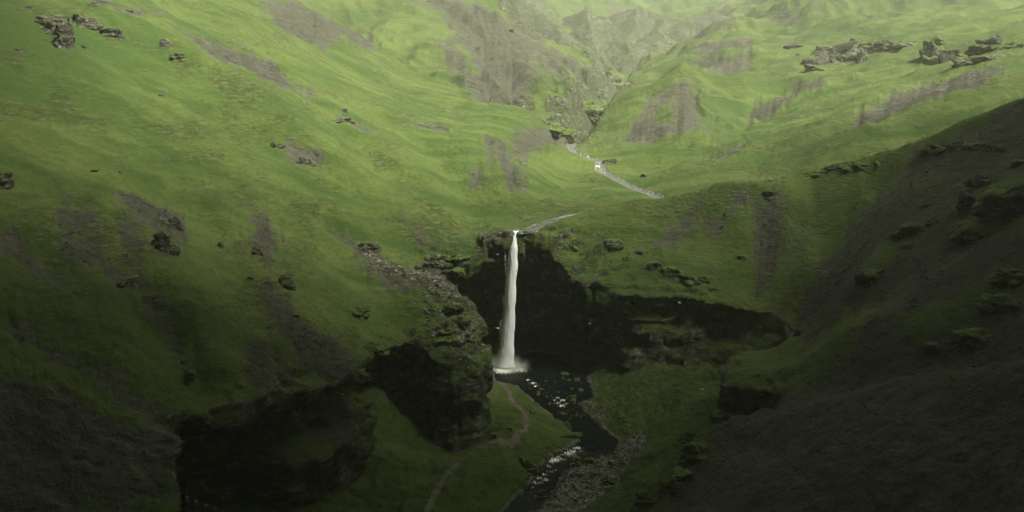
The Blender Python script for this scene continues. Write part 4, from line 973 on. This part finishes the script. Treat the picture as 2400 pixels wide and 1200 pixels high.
def simple_mat(name, c, r=.7):
    m, t, b = new_mat(name); n = N(t)
    k = n.noise(n.pos(), 6, 3, .6); n.put(b.inputs["Base Color"], n.mix(k, tuple(q * .85 for q in c), tuple(min(1, q * 1.1) for q in c))); b.inputs["Roughness"].default_value = r
    return m
M_WHITE = simple_mat("white_plumage", (.86, .86, .82)); M_WING = simple_mat("grey_wing", (.42, .44, .46)); M_BILL = simple_mat("yellow_bill", (.6, .45, .1))
def lathe(prof, seg=10, squash=1.0):
    V_ = []; F_ = []
    for x_, r1, z_ in prof:
        for k in range(seg): a = 2 * math.pi * k / seg; V_.append((x_, r1 * math.cos(a), z_ + r1 * squash * math.sin(a)))
    for i in range(len(prof) - 1):
        for k in range(seg): F_.append((i * seg + k, i * seg + (k + 1) % seg, (i + 1) * seg + (k + 1) % seg, (i + 1) * seg + k))
    return np.array(V_), np.array(F_)
bv, bf = lathe([(-.26, .002, .0), (-.2, .03, 0), (-.1, .065, -.005), (0, .08, -.01), (.1, .07, 0), (.16, .045, .02), (.2, .042, .03), (.235, .03, .03), (.25, .004, .028)])
ME_B = npmesh("body", bv, bf, M_WHITE)
def wingmesh(sg):
    L = [(0, .08, -.07, .0), (.18, .09, -.05, .06), (.36, .07, -.05, .07), (.52, .0, -.06, .05), (.66, -.12, -.15, .02)]
    V_ = []; F_ = []
    for s_, xa, xb, zz in L:
        for th in (.012, -.004): V_ += [(xa, sg * (s_ + .03), zz + th), (xb, sg * (s_ + .03), zz + th * .4)]
    for i in range(len(L) - 1):
        a = i * 4; F_ += [(a, a + 4, a + 5, a + 1), (a + 2, a + 3, a + 7, a + 6), (a, a + 2, a + 6, a + 4), (a + 1, a + 5, a + 7, a + 3)]
    return np.array(V_, float), np.array(F_)
ME_W = [npmesh("wing", *wingmesh(s_), M_WING) for s_ in (1, -1)]
ME_T = npmesh("tail", np.array([(-.2, .03, .01), (-.2, -.03, .01), (-.36, -.07, .0), (-.36, .07, .0), (-.2, .03, -.004), (-.2, -.03, -.004), (-.36, -.07, -.008), (-.36, .07, -.008)]), np.array([(0, 3, 2, 1), (4, 5, 6, 7), (0, 4, 7, 3), (1, 2, 6, 5), (2, 3, 7, 6), (0, 1, 5, 4)]), M_WHITE)
kv, kf = lathe([(.24, .012, .028), (.27, .009, .026), (.295, .002, .02)], 6); ME_K = npmesh("bill", kv, kf, M_BILL)
def gull(px, py, Y, rot, label, sc=1.0):
    e = link(bpy.data.objects.new("gull", None)); e.location = Vector(atY(px, py, Y)); e.rotation_euler = rot; e.scale = (sc,) * 3
    tag(e, label, "bird", "gulls flying in the gorge")
    for me in (ME_B, ME_W[0], ME_W[1], ME_T, ME_K): link(bpy.data.objects.new(me.name.split(".")[0], me), e)
gull(1166, 596, 151, (R(15), R(10), R(150)), "white gull gliding high just left of the waterfall's top", 1.0)
gull(1113, 740, 140, (R(70), R(20), R(95)), "white gull banking steeply beside the top of the buttress", .9)
gull(1167, 769, 150, (R(5), R(0), R(80)), "gull with level wings at the left edge of the falling water", .9)
gull(1382, 758, 142, (R(60), R(-10), R(190)), "white gull with raised wings before the dark cave right of the fall", 1.1)
gull(1646, 912, 122, (R(8), R(-5), R(275)), "gull gliding low over the green slope beside the black bluff", .8)
gull(1593, 709, 138, (R(25), R(0), R(30)), "tiny white gull passing under the green rim of the right cliff", .7)
# birds resting on the ledge
M_FB = simple_mat("pale_feathers", (.72, .73, .66))
rv, rf = lathe([(-.2, .01, .1), (-.1, .07, .08), (0, .09, .08), (.09, .075, .09), (.13, .05, .14), (.17, .045, .17), (.21, .01, .17)], 8)
ME_R = npmesh("seabird", rv, rf, M_FB)
for a, b in ((803,926),(806,933),(787,922),(836,920),(867,902),(691,969),(697,973),(690,975),(702,962),(698,988)):
    p, nn2, dist = hit(a, b)
    if p is None: continue
    o = link(bpy.data.objects.new("seabird", ME_R)); o.location = p; o.rotation_euler = (0, 0, a * 1.3); o.scale = (1.1,) * 3
    tag(o, "pale seabird resting on the dark cliff ledge under the left overhang", "bird", "seabirds nesting on the ledge")
# visitor on the path
p, nn2, dist = hit(1236, 969)
M_J = simple_mat("red_jacket", (.30, .035, .03)); M_TR = simple_mat("pale_trousers", (.50, .47, .40)); M_SK = simple_mat("skin", (.45, .28, .2)); M_HR = simple_mat("dark_hair", (.02, .016, .012)); M_BT = simple_mat("dark_boots", (.03, .025, .02))
sk = [((0, 0, .92), .15, -1), ((0, -.01, 1.12), .15, 0), ((0, -.02, 1.32), .17, 1), ((0, -.02, 1.48), .075, 2), ((0, -.04, 1.58), .10, 3), ((0, -.04, 1.70), .085, 4),
      ((.19, -.02, 1.38), .07, 2), ((.25, .0, 1.12), .05, 6), ((.22, -.12, .92), .04, 7), ((.21, -.16, .84), .035, 8),
      ((-.19, -.02, 1.38), .07, 2), ((-.26, .02, 1.12), .05, 10), ((-.24, -.06, .90), .04, 11), ((-.23, -.08, .81), .035, 12),
      ((.1, 0, .84), .095, 0), ((.11, -.05, .46), .065, 14), ((.12, .0, .08), .045, 15), ((.12, -.13, .04), .04, 16),
      ((-.1, 0, .84), .095, 0), ((-.12, .03, .46), .065, 18), ((-.13, .1, .08), .045, 19), ((-.13, -.03, .04), .04, 20)]
me = bpy.data.meshes.new("body"); me.from_pydata([q[0] for q in sk], [(i, q[2]) for i, q in enumerate(sk) if q[2] >= 0], [])
tmp = link(bpy.data.objects.new("body", me)); md = tmp.modifiers.new("s", 'SKIN'); tmp.modifiers.new("d", 'SUBSURF').levels = 1
for i, q in enumerate(sk): me.skin_vertices[0].data[i].radius = (q[1], q[1]); me.skin_vertices[0].data[i].use_root = i == 0
bpy.context.view_layer.update(); ev = tmp.evaluated_get(bpy.context.evaluated_depsgraph_get()); bm2 = bpy.data.meshes.new_from_object(ev)
bpy.data.objects.remove(tmp)
pe = link(bpy.data.objects.new("person", None)); pe.location = p; pe.rotation_euler = (0, 0, R(200)); pe.scale = (.85,) * 3
tag(pe, "visitor in dark red jacket and pale trousers standing by the path boulder", "person")
for mm in (M_J, M_TR, M_SK, M_BT): bm2.materials.append(mm)
for pg in bm2.polygons:
    zc_ = pg.center[2]; pg.material_index = 3 if zc_ < .12 else 1 if zc_ < .93 and abs(pg.center[0]) < .2 else 2 if zc_ > 1.47 or (zc_ < .88) else 0; pg.use_smooth = True
bd_ = link(bpy.data.objects.new("body", bm2), pe)
hvv, hff = ico(2); hvv = hvv * np.array([.105, .11, .10]) + np.array([0, -.02, 1.68]); hm = npmesh("hair", hvv, hff, M_HR); link(bpy.data.objects.new("hair", hm), pe)
print("objects", time.time() - T0)
#--END--
# ------------------------------------------------------------------ added light blocker: unseen solid slab overhead that shades the foreground
gx, gy = np.meshgrid(np.linspace(-1, 1, 240), np.linspace(0, 1, 60), indexing='ij')
CLX, CLY0, CLY1, CLZ = 1600, -1500, 64, 258
X = gx * CLX; YE = np.interp(X, [-2000, -30, 40, 60, 150, 225, 262, 2000], [170, 170, 40, 22, 58, 56, 92, 92]) + 10 * vn2(X * .006, X * 0 + 3)  # edge shaped to darken the near gorge and keep sun on the fall
Y = CLY0 + gy * (YE - CLY0)
edge = np.minimum(1, np.minimum(1 - np.abs(gx), np.minimum(gy * 2, (1 - gy) * 6) + 0) * 4)
lo = CLZ + 12 * (1 - edge) + 12 * fbm2(X * .007, Y * .007, 4); hi = CLZ + 40 + 160 * np.sqrt(np.clip(edge, 0, 1)) + 40 * fbm2(X * .008 + 9, Y * .008, 4)
hi = np.maximum(hi, lo + 1); bd = edge <= 1e-6; hi = np.where(bd, lo, hi)
nA = X.size; idx = np.arange(nA).reshape(X.shape)
Fq = np.stack([idx[:-1, :-1], idx[1:, :-1], idx[1:, 1:], idx[:-1, 1:]], -1).reshape(-1, 4)
Vc = np.concatenate([np.stack([X.ravel(), Y.ravel(), lo.ravel()], 1), np.stack([X.ravel(), Y.ravel(), hi.ravel()], 1)])
mc, tc, bc = new_mat("shade_blocker_grey"); bc.inputs["Base Color"].default_value = (.45, .46, .46, 1); bc.inputs["Roughness"].default_value = 1
struct("shade_blocker", npmesh("shade_blocker", Vc, np.concatenate([Fq[:, ::-1], Fq + nA]), mc))

# ------------------------------------------------------------------ haze
mh = bpy.data.materials.new("haze_air"); mh.use_nodes = True; t = mh.node_tree; t.nodes.clear()
out = t.nodes.new("ShaderNodeOutputMaterial"); pv = t.nodes.new("ShaderNodeVolumePrincipled")
pv.inputs["Density"].default_value = HAZE_DENSITY; pv.inputs["Color"].default_value = (.88, .92, .79, 1); pv.inputs["Anisotropy"].default_value = .4
t.links.new(pv.outputs[0], out.inputs["Volume"])
hx0, hx1, hy0, hy1, hz0, hz1 = -2400, 2400, -2400, 2400, -12, 238
hv = np.array([(a, b, c) for a in (hx0, hx1) for b in (hy0, hy1) for c in (hz0, hz1)])
hf = np.array([(0, 1, 3, 2), (4, 6, 7, 5), (0, 4, 5, 1), (2, 3, 7, 6), (0, 2, 6, 4), (1, 5, 7, 3)])
o = link(bpy.data.objects.new("haze", npmesh("haze", hv, hf, mh, False))); o["kind"] = "stuff"
print("done", time.time() - T0)
